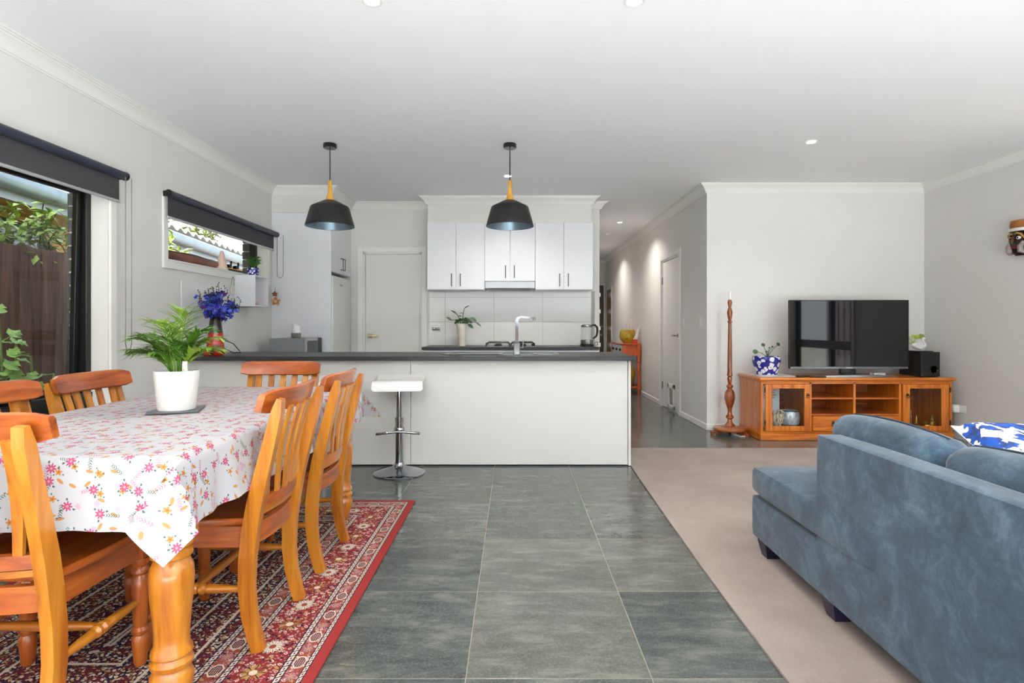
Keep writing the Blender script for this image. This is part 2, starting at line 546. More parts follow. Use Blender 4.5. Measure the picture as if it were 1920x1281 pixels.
def skirt(name, runs):
    mb = MB()
    for (a, b) in runs:
        (x0, y0), (x1, y1) = a, b
        mb.box(min(x0, x1), max(x0, x1), min(y0, y1), max(y0, y1), 0, .068, b=.004)
    struct(mb.build(name, MAT['trim'], smooth=0))
S = .014
skirt('baseboard_left', [((XL, YREAR), (XL + S, 4.62))])
skirt('baseboard_living', [((XHR, YTV - S), (XR, YTV))])
skirt('baseboard_right', [((XR - S, YREAR), (XR, YTV - S))])
skirt('baseboard_hall_right', [((XHR - S, YTV - S), (XHR, DOOR_H[0] - .07)), ((XHR - S, DOOR_H[1] + .07), (XHR, YEND))])
skirt('baseboard_hall_left', [((XHL, YK), (XHL + S, YEND))])

# ------------------------------------------------------------------ doors
def architrave(axis, c, u0, u1, z1, side, w=.067, t=.018):
    mb = MB()
    a, b = (c, c + side * t)
    def bx(ua, ub, za, zb):
        if axis == 'y': mb.box(ua, ub, a, b, za, zb, b=.004)
        else: mb.box(a, b, ua, ub, za, zb, b=.004)
    bx(u0 - w, u0, 0, z1 + w); bx(u1, u1 + w, 0, z1 + w); bx(u0, u1, z1, z1 + w)
    return mb
def lever(axis, c, u, z, side, dirn, parent, mat):
    """square rose and lever handle proud of a door face at c"""
    mb = MB()
    if axis == 'y':
        mb.box(u - .026, u + .026, c, c + side * .012, z - .026, z + .026, b=.003)
        mb.box(u - .009, u + .009, c, c + side * .055, z - .009, z + .009, b=.003)
        mb.box(u, u + dirn * .12, c + side * .045, c + side * .06, z - .010, z + .010, b=.003)
    else:
        mb.box(c, c + side * .012, u - .026, u + .026, z - .026, z + .026, b=.003)
        mb.box(c, c + side * .055, u - .009, u + .009, z - .009, z + .009, b=.003)
        mb.box(c + side * .045, c + side * .06, u, u + dirn * .12, z - .010, z + .010, b=.003)
    return mb.build('door_handle', mat, parent, label='chrome lever handle on a square rose')

d1 = struct(architrave('y', YK, DOOR_B[0], DOOR_B[1], DOOR_B[3], -1).build('door_1', MAT['trim'], smooth=0))
MB().box(DOOR_B[0], DOOR_B[0] + .02, YK, YK + .1, 0, DOOR_B[3]).box(DOOR_B[1] - .02, DOOR_B[1], YK, YK + .1, 0, DOOR_B[3]).box(DOOR_B[0], DOOR_B[1], YK, YK + .1, DOOR_B[3] - .02, DOOR_B[3]).build('door_jamb', MAT['trim'], d1, smooth=0)
MB().box(DOOR_B[0] + .023, DOOR_B[1] - .023, YK + .03, YK + .07, .006, DOOR_B[3] - .023, b=.003).build('door_leaf', MAT['door'], d1, smooth=0)
lever('y', YK + .03, DOOR_B[0] + .075, 1.01, -1, 1, d1, MAT['chrome'])

d2 = struct(architrave('x', XHR, DOOR_H[0], DOOR_H[1], DOOR_H[3], -1).build('door_2', MAT['trim'], smooth=0))
MB().box(XHR, XHR + .1, DOOR_H[0], DOOR_H[0] + .02, 0, 2.05).box(XHR, XHR + .1, DOOR_H[1] - .02, DOOR_H[1], 0, 2.05).box(XHR, XHR + .1, DOOR_H[0], DOOR_H[1], 2.03, 2.05).build('door_jamb', MAT['trim'], d2, smooth=0)
MB().box(XHR + .012, XHR + .05, DOOR_H[0] + .023, DOOR_H[1] - .023, .006, 2.027, b=.003).build('door_leaf', MAT['door'], d2, smooth=0)
lever('x', XHR + .012, DOOR_H[0] + .085, 1.01, -1, 1, d2, MAT['chrome'])
for hz in (.25, 1.72):
    MB().lathe([(.008, hz), (.008, hz + .1)], (XHR + .004, DOOR_H[1] - .022, 0), 10).build('hinge', MAT['steel'], d2)
# cat flap in the hall door
cf = MB()
cy0, cy1, cz0, cz1, cx = 7.44, 7.74, .03, .36, XHR + .012
cf.box(cx - .02, cx, cy0, cy1, cz0, cz0 + .05, b=.004).box(cx - .02, cx, cy0, cy1, cz1 - .06, cz1, b=.004).box(cx - .02, cx, cy0, cy0 + .055, cz0, cz1, b=.004).box(cx - .02, cx, cy1 - .055, cy1, cz0, cz1, b=.004)
cfo = cf.build('cat_flap', MAT['white'], d2, label='white framed cat flap with a smoky panel')
MB().box(cx - .006, cx, cy0 + .05, cy1 - .05, cz0 + .045, cz1 - .055, b=.002).build('flap_panel', plain('smoky_flap', srgb(140, 140, 140), .3), cfo)

# front door at the end of the hall, dark with frosted strips
d3 = struct(architrave('y', YEND, 1.13, 2.045, 2.06, -1, .04).build('door_3', MAT['trim'], smooth=0))
MB().box(1.135, 2.040, YEND - .03, YEND, .01, 2.055, b=.003).build('door_leaf', plain('dark_stained_door', srgb(74, 62, 48), .4, var=.12), d3, label='dark stained front door leaf')
frost = emit('frosted_daylit_glass', (.9, .95, 1, 1), .55)  # daylight through the strips is put in as emission
for zz in (.28, .66, 1.04, 1.42, 1.80):
    MB().box(1.35, 1.97, YEND - .042, YEND - .03, zz, zz + .085, b=.003).build('glass_strip', frost, d3)
lever('y', YEND - .03, 1.985, .93, -1, -1, d3, MAT['chrome'])
MB().lathe([(.028, 0), (.028, .02), (.02, .03)], (1.985, YEND - .03, 1.12), 16, m=Matrix.Rotation(R(90), 4, 'X')).build('dead_lock', MAT['chrome'], d3)
# olive timber door on the hall side wall near the front door
d4 = struct(architrave('x', XHR, 12.2, 12.8, 1.93, -1, .05).build('door_4', MAT['trim'], smooth=0))
MB().box(XHR - .012, XHR, 12.2, 12.8, .01, 1.93, b=.003).build('door_leaf', wood('olive_timber', srgb(104, 82, 24), srgb(132, 106, 36), srgb(150, 124, 50), 'z'), d4)

# ------------------------------------------------------------------ windows
def window_side(name, hole, sgn, mull, transom, sash_open=None):
    """aluminium window in a wall of thickness in x. sgn -1: left wall (outside is -x)"""
    y0, y1, z0, z1 = hole
    xw = XL if sgn < 0 else XR
    def X(d): return xw + sgn * d                # d metres outwards from the inner wall face
    arch = MB()
    w, t = .06, .016
    for (a, b, c, d) in ((y0 - w, y0, z0 - w, z1 + w), (y1, y1 + w, z0 - w, z1 + w), (y0, y1, z1, z1 + w), (y0, y1, z0 - w, z0)):
        arch.box(X(0), X(-t), a, b, c, d, b=.003)
    win = struct(arch.build(name, MAT['trim'], smooth=0))
    jb = MB()
    jb.box(X(-.004), X(.115), y0, y0 + .012, z0, z1).box(X(-.004), X(.115), y1 - .012, y1, z0, z1)
    jb.box(X(-.004), X(.115), y0, y1, z1 - .012, z1).box(X(-.02), X(.115), y0, y1, z0, z0 + .014)
    jb.build('window_lining', MAT['trim'], win, smooth=0)
    f = .045
    fr = MB()
    a0, a1, c0, c1 = y0 + .012, y1 - .012, z0 + .014, z1 - .012
    fr.box(X(.105), X(.17), a0, a0 + f, c0, c1, b=.003).box(X(.105), X(.17), a1 - f, a1, c0, c1, b=.003)
    fr.box(X(.105), X(.17), a0, a1, c1 - f, c1, b=.003).box(X(.105), X(.17), a0, a1, c0, c0 + f, b=.003)
    for ym in mull: fr.box(X(.105), X(.17), ym - .03, ym + .03, c0, c1, b=.003)
    if transom: fr.box(X(.095), X(.17), a0, a1, transom[0], transom[1], b=.003)
    fr.build('window_frame', MAT['black_frame'], win, smooth=0)
    ys = [a0 + f] + sorted(mull) + [a1 - f]
    zs = [c0 + f] + ([(transom[0] + transom[1]) / 2] if transom else []) + [c1 - f]
    for i in range(len(ys) - 1):
        for j in range(len(zs) - 1):
            if sash_open and (i, j) == sash_open:
                # outward-opening sash hung at the top
                sy0, sy1, sz0, sz1 = ys[i] + .028, ys[i + 1] - .004, zs[j] + .045, zs[j + 1] - .002
                m = Matrix.Translation((X(.144), 0, sz1)) @ Matrix.Rotation(R(1.3) * -sgn, 4, 'Y') @ Matrix.Translation((-X(.144), 0, -sz1))
                sm = MB()
                for (p, q, r_, s_) in ((sy0, sy0 + .04, sz0, sz1), (sy1 - .04, sy1, sz0, sz1), (sy0, sy1, sz1 - .04, sz1), (sy0, sy1, sz0, sz0 + .05)):
                    sm.box(X(.128), X(.160), p, q, r_, s_, b=.003, m=m)
                so = sm.build('sash', MAT['black_frame'], win, smooth=0)
                MB().box(X(.142), X(.146), sy0 + .03, sy1 - .03, sz0 + .03, sz1 - .03, m=m).build('pane', MAT['glass'], so, smooth=0)
            else:
                MB().box(X(.136), X(.141), ys[i], ys[i + 1], zs[j], zs[j + 1]).build('pane', MAT['glass'], win, smooth=0)
    return win
win1 = window_side('window_1', WIN1, -1, [1.95], (.60, .70), (1, 1))
win2 = window_side('window_2', WIN2, -1, [], None)
win3 = window_side('window_3', WIN3, 1, [3.3], (.80, .92))
# chain winder of the left window's opening sash
wd = MB().box(XL - .098, XL - .055, 3.02, 3.24, .70, .735, b=.012, seg=2)
wd.tube([(XL - .07, 3.1, .735), (XL - .05, 3.1, .75), (XL - .03, 3.06, .752), (XL - .03, 3.0, .748)], .007, 8)
wd.build('winder', MAT['black_gloss'], win1, label='black chain winder on the transom')
# latches and winder bar of the kitchen window
for yy in (5.52, 5.66):
    MB().box(XL - .10, XL - .06, yy - .03, yy + .03, 1.70, 1.73, b=.006).box(XL - .065, XL - .05, yy - .008, yy + .008, 1.725, 1.765, b=.004).build('latch', MAT['black_gloss'], win2)

# unseen sliding glass door behind the camera, added to let sun and daylight in
x0, x1, z0, z1 = DOOR_R
d5 = struct(MB().box(x0, x0 + .05, YREAR - .08, YREAR - .02, 0, z1).box(x1 - .05, x1, YREAR - .08, YREAR - .02, 0, z1).box(x0, x1, YREAR - .08, YREAR - .02, z1 - .05, z1).box(x0, x1, YREAR - .08, YREAR - .02, .0, .04).box(.67, .73, YREAR - .08, YREAR - .02, 0, z1).build('door_5', MAT['black_frame'], smooth=0))
for (a, b) in ((x0 + .05, .67), (.73, x1 - .05)):
    MB().box(a, b, YREAR - .052, YREAR - .047, .04, z1 - .05).build('pane', MAT['glass'], d5, smooth=0)

# outer brick leaf of the house; the bricks of the window reveals are built one by one
MAT['mortar'] = plain('pale_mortar', srgb(214, 206, 186), .95, var=.05, scale=20)
kb = M('dark_brick', .8)
kb.color(kb.ramp(kb.noise(kb.map(kb.coord(), rnd=True), 30, 4), [(.3, srgb(58, 62, 66)), (.6, srgb(88, 92, 94)), (.8, srgb(112, 114, 112))]))
kb.bump(kb.noise(kb.coord(), 90, 2), .3)
MAT['brick'] = kb.m
ol = struct(wall_holes('x', XL - .27, XL - .172, YREAR, 9.0, -.1, 2.5, [(WIN1[0], WIN1[1] + .012, WIN1[2] - .05, WIN1[3]), (WIN2[0], WIN2[1] + .012, WIN2[2] - .05, WIN2[3])]).build('wall_outer_left', MAT['mortar'], smooth=0))
struct(MB().box(XL - .85, XL - .1, YREAR - .3, 9.2, 2.50, 2.54).box(XL - .87, XL - .85, YREAR - .3, 9.2, 2.44, 2.66).build('trim_eave_left', MAT['trim'], smooth=0))  # unseen eave, added to keep direct sun off the reveal bricks
for (w, zs, ze) in ((WIN1, .09, 2.09), (WIN2, 1.60, 2.09)):
    z = zs; k = 0
    while z < ze:
        L = .23 if k % 2 else .115
        mb = MB().box(XL - .274, XL - .168, w[1] + .0, w[1] + .09, z, min(z + .076, ze), b=.003)
        mb.build('brick', MAT['brick'], ol, smooth=0)
        z += .088; k += 1

# ------------------------------------------------------------------ outside: ground, fences, neighbour, plants
struct(MB().box(-30, 30, -30, 40, -.35, -.15).build('ground', plain('gravel_ground', srgb(120, 112, 100), .95, var=.3, scale=30)))
struct(MB().box(-4, 8, -11.6, YREAR - .12, -.15, -.03).build('patio', plain('pale_paving', srgb(222, 220, 214), .85, var=.06, scale=2)))  # added pale slab, unseen, bounces sun in towards the ceiling
MAT['paling'] = wood('dark_oiled_paling', srgb(62, 40, 32), srgb(100, 68, 57), srgb(124, 90, 76), 'z', rough=.8, fine=.8, coat=0)
MAT['paling_grey'] = wood('weathered_paling', srgb(70, 60, 60), srgb(100, 86, 86), srgb(128, 112, 110), 'z', rough=.85, fine=.8, coat=0)
def fence(name, label, x, y0, y1, top, facing, mat):
    t = thing(name, label, 'fence', (x, (y0 + y1) / 2, -.15))
    for zz in (.15, 1.0, top - .25):
        MB().box(x - facing * .06, x - facing * .02, y0, y1, zz, zz + .09).build('rail', mat, t, smooth=0)
    p0 = None; y = y0; k = 0
    mb = MB().box(-.009, .009, -.068, .068, -.15, top, b=.002)
    while y < y1:
        dx = .012 if k % 2 else 0.0
        if p0 is None:
            p0 = mb.build('paling', mat, smooth=0); p0.parent = t
            ROOT[p0.name] = (0, 0, 0)
            p0.location = (facing * dx, y - (y0 + y1) / 2, .15)
        else:
            dup(p0, t, (facing * dx, y - (y0 + y1) / 2, .15))
        y += .112; k += 1
    return t
fence('paling_fence', 'dark brown timber paling fence outside the window with the open sash', -4.1, .4, 13, 1.80, 1, MAT['paling'])
fence('paling_fence', 'weathered purple-grey paling fence mirrored in the television screen', 7.2, -1.5, 7.5, 1.75, -1, MAT['paling_grey'])

bf = fence('paling_fence', 'weathered paling fence across the back of the patio behind the glass door', 0, -8, 8, 1.9, 1, MAT['paling_grey'])  # unseen fence, added so glossy surfaces mirror something dark
bf.rotation_euler = (0, 0, R(90)); bf.location = (0, -11.8, -.15)

# neighbouring house: cream wall, soffit, metal gutter, tiled roof
NH = Matrix.Translation((-4.75, 5.2, -.06)) @ Matrix.Rotation(R(8.5), 4, 'Z')
nh = thing('neighbour_house', 'neighbouring cream house with tiled roof and metal gutter beyond the fence', 'house', (-6, 8, 0))
cream = plain('cream_render', srgb(206, 166, 88), .8, var=.05, scale=3)
gut = plain('zinc_gutter', srgb(116, 132, 146), .35, .25, var=.12, scale=5)
rooft = plain('pale_roof_tile', srgb(206, 204, 200), .7, var=.05)
def NB(mb, *a, **k):
    return mb.box(*a, m=NH, **k)
NB(MB(), -5.0, -.62, -3.8, 9, -.1, 2.45).build('wall', cream, nh, smooth=0)
NB(MB(), -.62, -.04, -3.8, 9, 2.43, 2.46).build('soffit', cream, nh, smooth=0)
for yy in (-3.0, -1.2, .6, 2.4, 4.2, 6.0, 7.8):
    NB(MB(), -.62, -.05, yy - .012, yy + .012, 2.415, 2.43).build('soffit_batten', plain('soffit_batten_paint', srgb(190, 160, 100), .8), nh, smooth=0)
NB(MB(), -.06, -.03, -3.8, 9, 2.40, 2.60).build('fascia', plain('fascia_paint', srgb(150, 158, 166), .5), nh, smooth=0)
gm = MB()
gp = [(-.03, 2.60)] + [(.045 - .075 * math.cos(a), 2.56 - .085 * math.sin(a)) for a in [math.pi * i / 8 for i in range(9)]] + [(.12, 2.61), (.108, 2.61)] + [(.045 - .063 * math.cos(a), 2.56 - .073 * math.sin(a)) for a in [math.pi * (8 - i) / 8 for i in range(9)]]
vv = []
for yy in (-3.8, 9):
    vv += [tuple(NH @ Vector((p[0], yy, p[1]))) for p in gp]
n = len(gp)
gm.add(vv, [(i, (i + 1) % n, n + (i + 1) % n, n + i) for i in range(n)])
gm.build('gutter', gut, nh)
NB(NB(MB(), .0, .075, 3.0, 3.07, .2, 2.5, b=.01), -.02, .095, 2.96, 3.11, 2.36, 2.50, b=.008).build('downpipe', gut, nh)
rm = NH @ Matrix.Translation((.06, 0, 2.62)) @ Matrix.Rotation(R(4), 4, 'Y')
MB().box(-6, 0, -3.8, 9, .0, .03, m=rm).build('roof', rooft, nh, smooth=0)
rt0 = MB()
prof = [(-.15, .03), (-.10, .075), (-.05, .085), (.02, .06), (.08, .035), (.15, .03), (.15, .055), (.08, .06), (.02, .085), (-.05, .115), (-.10, .10), (-.15, .055)]
for row in range(2):
    yy = -3.7
    while yy < 8.9:
        mb = MB()
        va = [tuple(rm @ Vector((-.4 * row - .38, yy + p[0], p[1] + .0))) for p in prof] + [tuple(rm @ Vector((-.4 * row + .01, yy + p[0], p[1] + .02))) for p in prof]
        n = len(prof)
        mb.add(va, [(i, (i + 1) % n, n + (i + 1) % n, n + i) for i in range(n)] + [tuple(range(n))[::-1], tuple(range(n, 2 * n))])
        mb.build('roof_tile', rooft, nh)
        yy += .3
n2_ = thing('neighbour_townhouse', 'two-storey rendered townhouse next door, beside the patio', 'house', (-8, -5, -.15))  # unseen building, added to block the sun from the side passage
MB().box(-13, -4.75, -9, -.3, -.15, 6.4).build('wall', cream, n2_, smooth=0)
MB().prism([(-13.4, 6.4), (-4.5, 6.4), (-9, 8.4)], 'y', -9.3, .0).build('roof', rooft, n2_, smooth=0)
for zz in (1.0, 4.0):
    for yy in (-7.5, -5, -2.5):
        MB().box(-4.77, -4.73, yy - .7, yy + .7, zz, zz + 1.3).build('window', MAT['black_frame'], n2_, smooth=0)
# dark high window under the neighbour's eave
nw = NB(NB(MB(), -.63, -.58, -.7, 1.6, 1.75, 2.36), -.63, -.57, -.75, 1.65, 1.70, 1.76).build('window', plain('dark_window', srgb(60, 66, 74), .15), nh, smooth=0)
for yy in (-.2, .35, .9):
    NB(MB(), -.59, -.565, yy - .015, yy + .015, 1.75, 2.36).build('window_bar', MAT['black_frame'], nw, smooth=0)

def crown(mb, c, rad, n, size, rnd):
    for i in range(n):
        d = Vector((rnd.gauss(0, 1), rnd.gauss(0, 1), rnd.gauss(0, 1))).normalized()
        k = rnd.uniform(.55, 1) ** .5
        p = Vector(c) + Vector((d.x * rad[0], d.y * rad[1], d.z * rad[2])) * k
        dd = Vector((rnd.uniform(-1, 1), rnd.uniform(-1, 1), rnd.uniform(-.7, .5)))
        mb.leaf(p, dd, (rnd.uniform(-.5, .5), rnd.uniform(-.5, .5), 1), size * rnd.uniform(.7, 1.4), size * .55, seg=2)
    return mb
MAT['tree'] = plain('olive_foliage', srgb(104, 112, 62), .6, var=.5, scale=3)
rt = random.Random(4)
for (x, y, h, r_, lab) in ((-15, 13.5, 5.6, 2.6, 'rounded olive-green tree behind the tiled roof'), (-15, 22, 7.0, 3.4, 'tall olive-green tree rising past the far end of the tiled roof'), (-14.5, 6, 5.6, 2.6, 'leafy tree behind the near part of the tiled roof')):
    t = thing('garden_tree', lab, 'tree', (x, y, -.15), group='trees behind the neighbouring roof')
    MB().tube([(x, y, -.15), (x + .1, y, 2), (x, y + .1, h - r_ * .6)], [.22, .16, .08], 10).build('trunk', plain('bark', srgb(92, 76, 60), .9, var=.3), t)
    crown(MB(), (x, y, h - r_ * .2), (r_, r_ * 1.2, r_ * .95), 3000, .34, rt).build('crown', MAT['tree'], t, smooth=0)

# climber on top of the dark fence
vine = thing('climbing_vine', 'light green leafy climber spilling over the dark paling fence', 'climber', (-4.25, 4.6, -.15))
mbv = MB(); mbs = MB(); rv = random.Random(11)
for k in range(84):
    y = rv.uniform(1.2, 7.2)
    p = Vector((-4.2 + rv.uniform(-.12, .08), y, 1.72))
    pts = [p.copy()]
    d = Vector((rv.uniform(-.3, .2), rv.uniform(-.7, .7), 1)).normalized()
    for s in range(6):
        p = p + d * .085
        d = (d + Vector((rv.uniform(-.3, .35), rv.uniform(-.4, .4), rv.uniform(-.45, .15)))).normalized()
        pts.append(p.copy())
        for q in range(3):
            dd = Vector((rv.uniform(-.6, 1), rv.uniform(-1, 1), rv.uniform(-.5, .6)))
            mbv.leaf(p, dd, (.3, 0, 1), rv.uniform(.07, .12), rv.uniform(.04, .065), .3, .3, 2)
    mbs.tube(pts, .005, 5)
mbs.tube([(-4.25, 4.6, -.15), (-4.22, 4.7, .9), (-4.2, 4.6, 1.75)], .02, 6)
for k in range(1100):
    p = (-4.2 + rv.uniform(-.15, .1), rv.uniform(1.2, 7.4), 1.74 + rv.uniform(-.04, .36))
    mbv.leaf(p, (rv.uniform(-.6, 1), rv.uniform(-1, 1), rv.uniform(-.5, .6)), (.3, 0, 1), rv.uniform(.07, .12), rv.uniform(.04, .065), .3, .3, 2)
mbs.build('stem', plain('vine_stem', srgb(96, 84, 56), .8), vine)
MAT['vine'] = plain('vine_leaf', srgb(138, 164, 66), .45, var=.4, scale=6)
mbv.build('foliage', MAT['vine'], vine, smooth=0)

# geranium in front of the fence, seen through the left window
def geranium(label, base, specs, seed):
    rg = random.Random(seed)
    t = thing('geranium', label, 'plant', base, group='geraniums outside the left window')
    lm = MAT['gera']
    for (dx, dy, h) in specs:
        b = Vector(base); top = b + Vector((dx, dy, h))
        mid = (b + top) / 2 + Vector((.04, .03, 0))
        pts = [b.lerp(mid, i / 4) for i in range(5)] + [mid.lerp(top, i / 4) for i in range(1, 5)]
        MB().tube(pts, .008, 6).build('stem', MAT['stem'], t)
        for k in range(9):
            f = rg.uniform(.5, 1.02)
            q = pts[min(8, int(f * 8))]
            a = rg.uniform(0, 6.28); rr = rg.uniform(.05, .13)
            c = q + Vector((math.cos(a) * rr, math.sin(a) * rr, rg.uniform(-.02, .06)))
            nrm = Vector((math.cos(a) * .5 + .25, math.sin(a) * .5 - .25, 1)).normalized()
            u = nrm.orthogonal().normalized(); w = nrm.cross(u)
            r0 = rg.uniform(.035, .06)
            vs = [c]; m = 15
            for i in range(m):
                an = 2 * math.pi * i / m
                ra = r0 * (1 + .12 * math.cos(5 * an)) * (1 if i else .35)
                vs.append(c + (u * math.cos(an) + w * math.sin(an)) * ra + nrm * (.012 * (i % 3 == 0)))
            lf = MB().add(vs, [(0, 1 + i, 1 + (i + 1) % m) for i in range(m)])
            lf.tube([q, c], .003, 5)
            lf.build('leaf', lm, t, smooth=60)
    return t
MAT['gera'] = plain('geranium_leaf', srgb(146, 184, 96), .5, var=.3, scale=10)
geranium('bushy geranium with round scalloped leaves beside the open sash', (-3.62, 4.2, -.15), [(.05, .0, 1.06), (-.05, -.14, .95), (.1, .15, .92), (-.08, .08, .80), (.06, .24, .88), (.02, .1, .75)], 3)
geranium('tall geranium reaching highest in front of the dark paling fence', (-3.58, 3.9, -.15), [(.0, .05, 1.34), (.06, .12, 1.2), (.0, .1, 1.05)], 5)

# ------------------------------------------------------------------ dining: rug, table, cloth, chairs
TX, TY = -1.43, 2.49                 # table centre
TW, TL, TZ = .965, 1.82, .770        # top size and height
RX0, RX1, RY0, RY1 = -2.22, -.637, 1.22, 3.67

def rug_material():
    k = M('persian_rug', .95, 0, .15)
    hx, hy = (RX1 - RX0) / 2, (RY1 - RY0) / 2
    v = k.coord(); x, y, z = k.xyz(v)
    dx, dy = hx - x.abs(), hy - y.abs()
    d = dx.min(dy)
    side = dx < dy
    s = side * y + (1 - side) * x
    p = k.vec(x, y, 0)
    red, navy, cream, gold, rose, brick = srgb(128, 42, 42), srgb(32, 30, 56), srgb(200, 188, 172), srgb(166, 132, 74), srgb(170, 116, 124), srgb(140, 66, 50)
    wine = srgb(90, 32, 46)
    # small scrolling ornament
    wv = k.noise(p, 30, 2)
    pv = k.vec(x + wv * .03, y - wv * .03, 0)
    e1 = E(k.nt, k.voro(pv, 62, feature='DISTANCE_TO_EDGE').outputs['Distance'])
    c1 = k.voro(pv, 62)
    cell = k.xyz(E(k.nt, c1.outputs['Color']))[0]
    f1 = E(k.nt, c1.outputs['Distance'])
    v2 = k.voro(pv, 110); cell2 = k.xyz(E(k.nt, v2.outputs['Color']))[1]; f2 = E(k.nt, v2.outputs['Distance'])
    orn = lambda base: k.mix((cell2 > .72) * (f2 < .38), k.mix((cell > .86) * (f1 < .36), k.mix(band(cell, .70, .86) * (f1 < .34), k.mix((cell < .34) * (f1 < .42) * (f1 > .18), base, cream), gold), navy), rose)
    # field: dark ground thick with cream, wine and blue
    fld = k.mix(cell > .5, navy, wine)
    fld = k.mix((f1 < .34) * (cell < .62), fld, cream)
    fld = k.mix((f2 < .36) * (cell2 > .6), fld, gold)
    fld = k.mix((f2 < .30) * (cell2 < .25), fld, red)
    fld = k.mix(((d * 9.0).frac() < .10) * 1.0, fld, cream)
    fld = k.mix(((d * 9.0 + .12).frac() < .05) * 1.0, fld, navy)
    col = fld
    # wide red border with daisies
    wide = orn(red)
    def rosette(col, c, per, ph, ra, rb, petals, cc, mid):
        u = ((s / per + ph).frac() - .5) * per
        w = d - c
        rr = ((u / ra) * (u / ra) + (w / rb) * (w / rb)).sqrt()
        ang = (w / rb).atan2(u / ra)
        pet = (ang * petals).cos() * .14 + .86
        col = k.mix(rr < pet, col, cc)
        col = k.mix(band((ang * (petals / 6.2832) + .5).frac(), .42, .58) * (rr < .95) * (rr > .35), col, navy)
        return k.mix(rr < .3, col, mid)
    wide = rosette(wide, .21, .30, 0, .045, .040, 14, cream, brick)
    wide = rosette(wide, .21, .30, .5, .046, .044, 8, k.mix(cell > .5, gold, brick), cream)
    col = k.mix(band(d, .131, .284), col, wide)
    def narrow(col, a, b, ph):
        c = (a + b) / 2
        nb = orn(brick)
        u = ((s / .155 + ph).frac() - .5) * .155
        au, aw = u.abs() / .034, (d - c).abs() / ((b - a) * .42)
        o = au.max(aw).max((au + aw) * .72)
        grid = ((u * 140.0).frac() > .5) * (((d * 140.0).frac()) > .5)
        ins = k.mix(grid, wine, cream)
        nb = k.mix(o < 1.0, nb, cream)
        nb = k.mix(o < .8, nb, wine)
        nb = k.mix(o < .72, nb, ins)
        nb2 = rosette(nb, c, .155, ph + .5, .024, .020, 7, rose, gold)
        return k.mix(band(d, a, b), col, nb2)
    col = narrow(col, .056, .105, 0)
    col = narrow(col, .310, .366, .3)
    def guard(col, a, b):
        w = (b - a)
        q = ((s * 34.0) + (d - a) / w * .6).frac()
        g = k.mix((q > .2) * band(d, a + w * .18, b - w * .18), navy, cream)
        g = k.mix(band(q, .45, .75) * band(d, a + w * .38, b - w * .38), g, wine)
        return k.mix(band(d, a, b), col, g)
    col = guard(col, .037, .056); col = guard(col, .105, .131); col = guard(col, .284, .310); col = guard(col, .366, .395)
    col = k.mix(d < .037, col, srgb(146, 50, 48))
    k.color(col)
    k.bump(k.noise(p, 420, 2), .35, .003)
    return k.m
tag(MB().box(RX0, RX1, RY0, RY1, 0.001, .010, b=.003).build('patterned_rug', rug_material(), loc=((RX0 + RX1) / 2, (RY0 + RY1) / 2, 0)),
    'red and navy patterned woollen rug with medallion borders under the dining table', 'rug')

# table: turned legs
tab = thing('dining_table', 'honey pine dining table with thick turned legs under the floral cloth', 'table', (TX, TY, .01))
MB().box(TX - TW / 2, TX + TW / 2, TY - TL / 2, TY + TL / 2, TZ - .035, TZ - .004, b=.008, seg=2).build('table_top', MAT['pine_y'], tab)
lx, ly = TW / 2 - .055, TL / 2 - .085
for (a, b, c, d) in ((TX - lx, TX + lx, TY - ly - .012, TY - ly + .012), (TX - lx, TX + lx, TY + ly - .012, TY + ly + .012)):
    MB().box(a, b, c, d, TZ - .13, TZ - .036).build('apron', MAT['pine_x'], tab)
for xx in (TX - lx, TX + lx):
    MB().box(xx - .012, xx + .012, TY - ly, TY + ly, TZ - .13, TZ - .036).build('apron', MAT['pine_y'], tab)
LEGP = [(.026, .011), (.034, .018), (.040, .045), (.052, .075), (.058, .100), (.058, .118), (.050, .134), (.044, .142), (.056, .148), (.058, .160), (.048, .170), (.046, .174), (.056, .182), (.055, .194),
        (.047, .206), (.047, .24), (.051, .29), (.057, .35), (.060, .40), (.058, .43), (.048, .452), (.044, .458), (.056, .466), (.056, .480), (.046, .488), (.056, .496), (.055, .510), (.050, .518)]
for sx in (-1, 1):
    for sy in (-1, 1):
        mb = MB().lathe(LEGP, (TX + sx * lx, TY + sy * ly, 0), 28)
        mb.box(TX + sx * lx - .052, TX + sx * lx + .052, TY + sy * ly - .052, TY + sy * ly + .052, .518, TZ - .036, b=.004)
        mb.build('leg', MAT['pine_z'], tab)

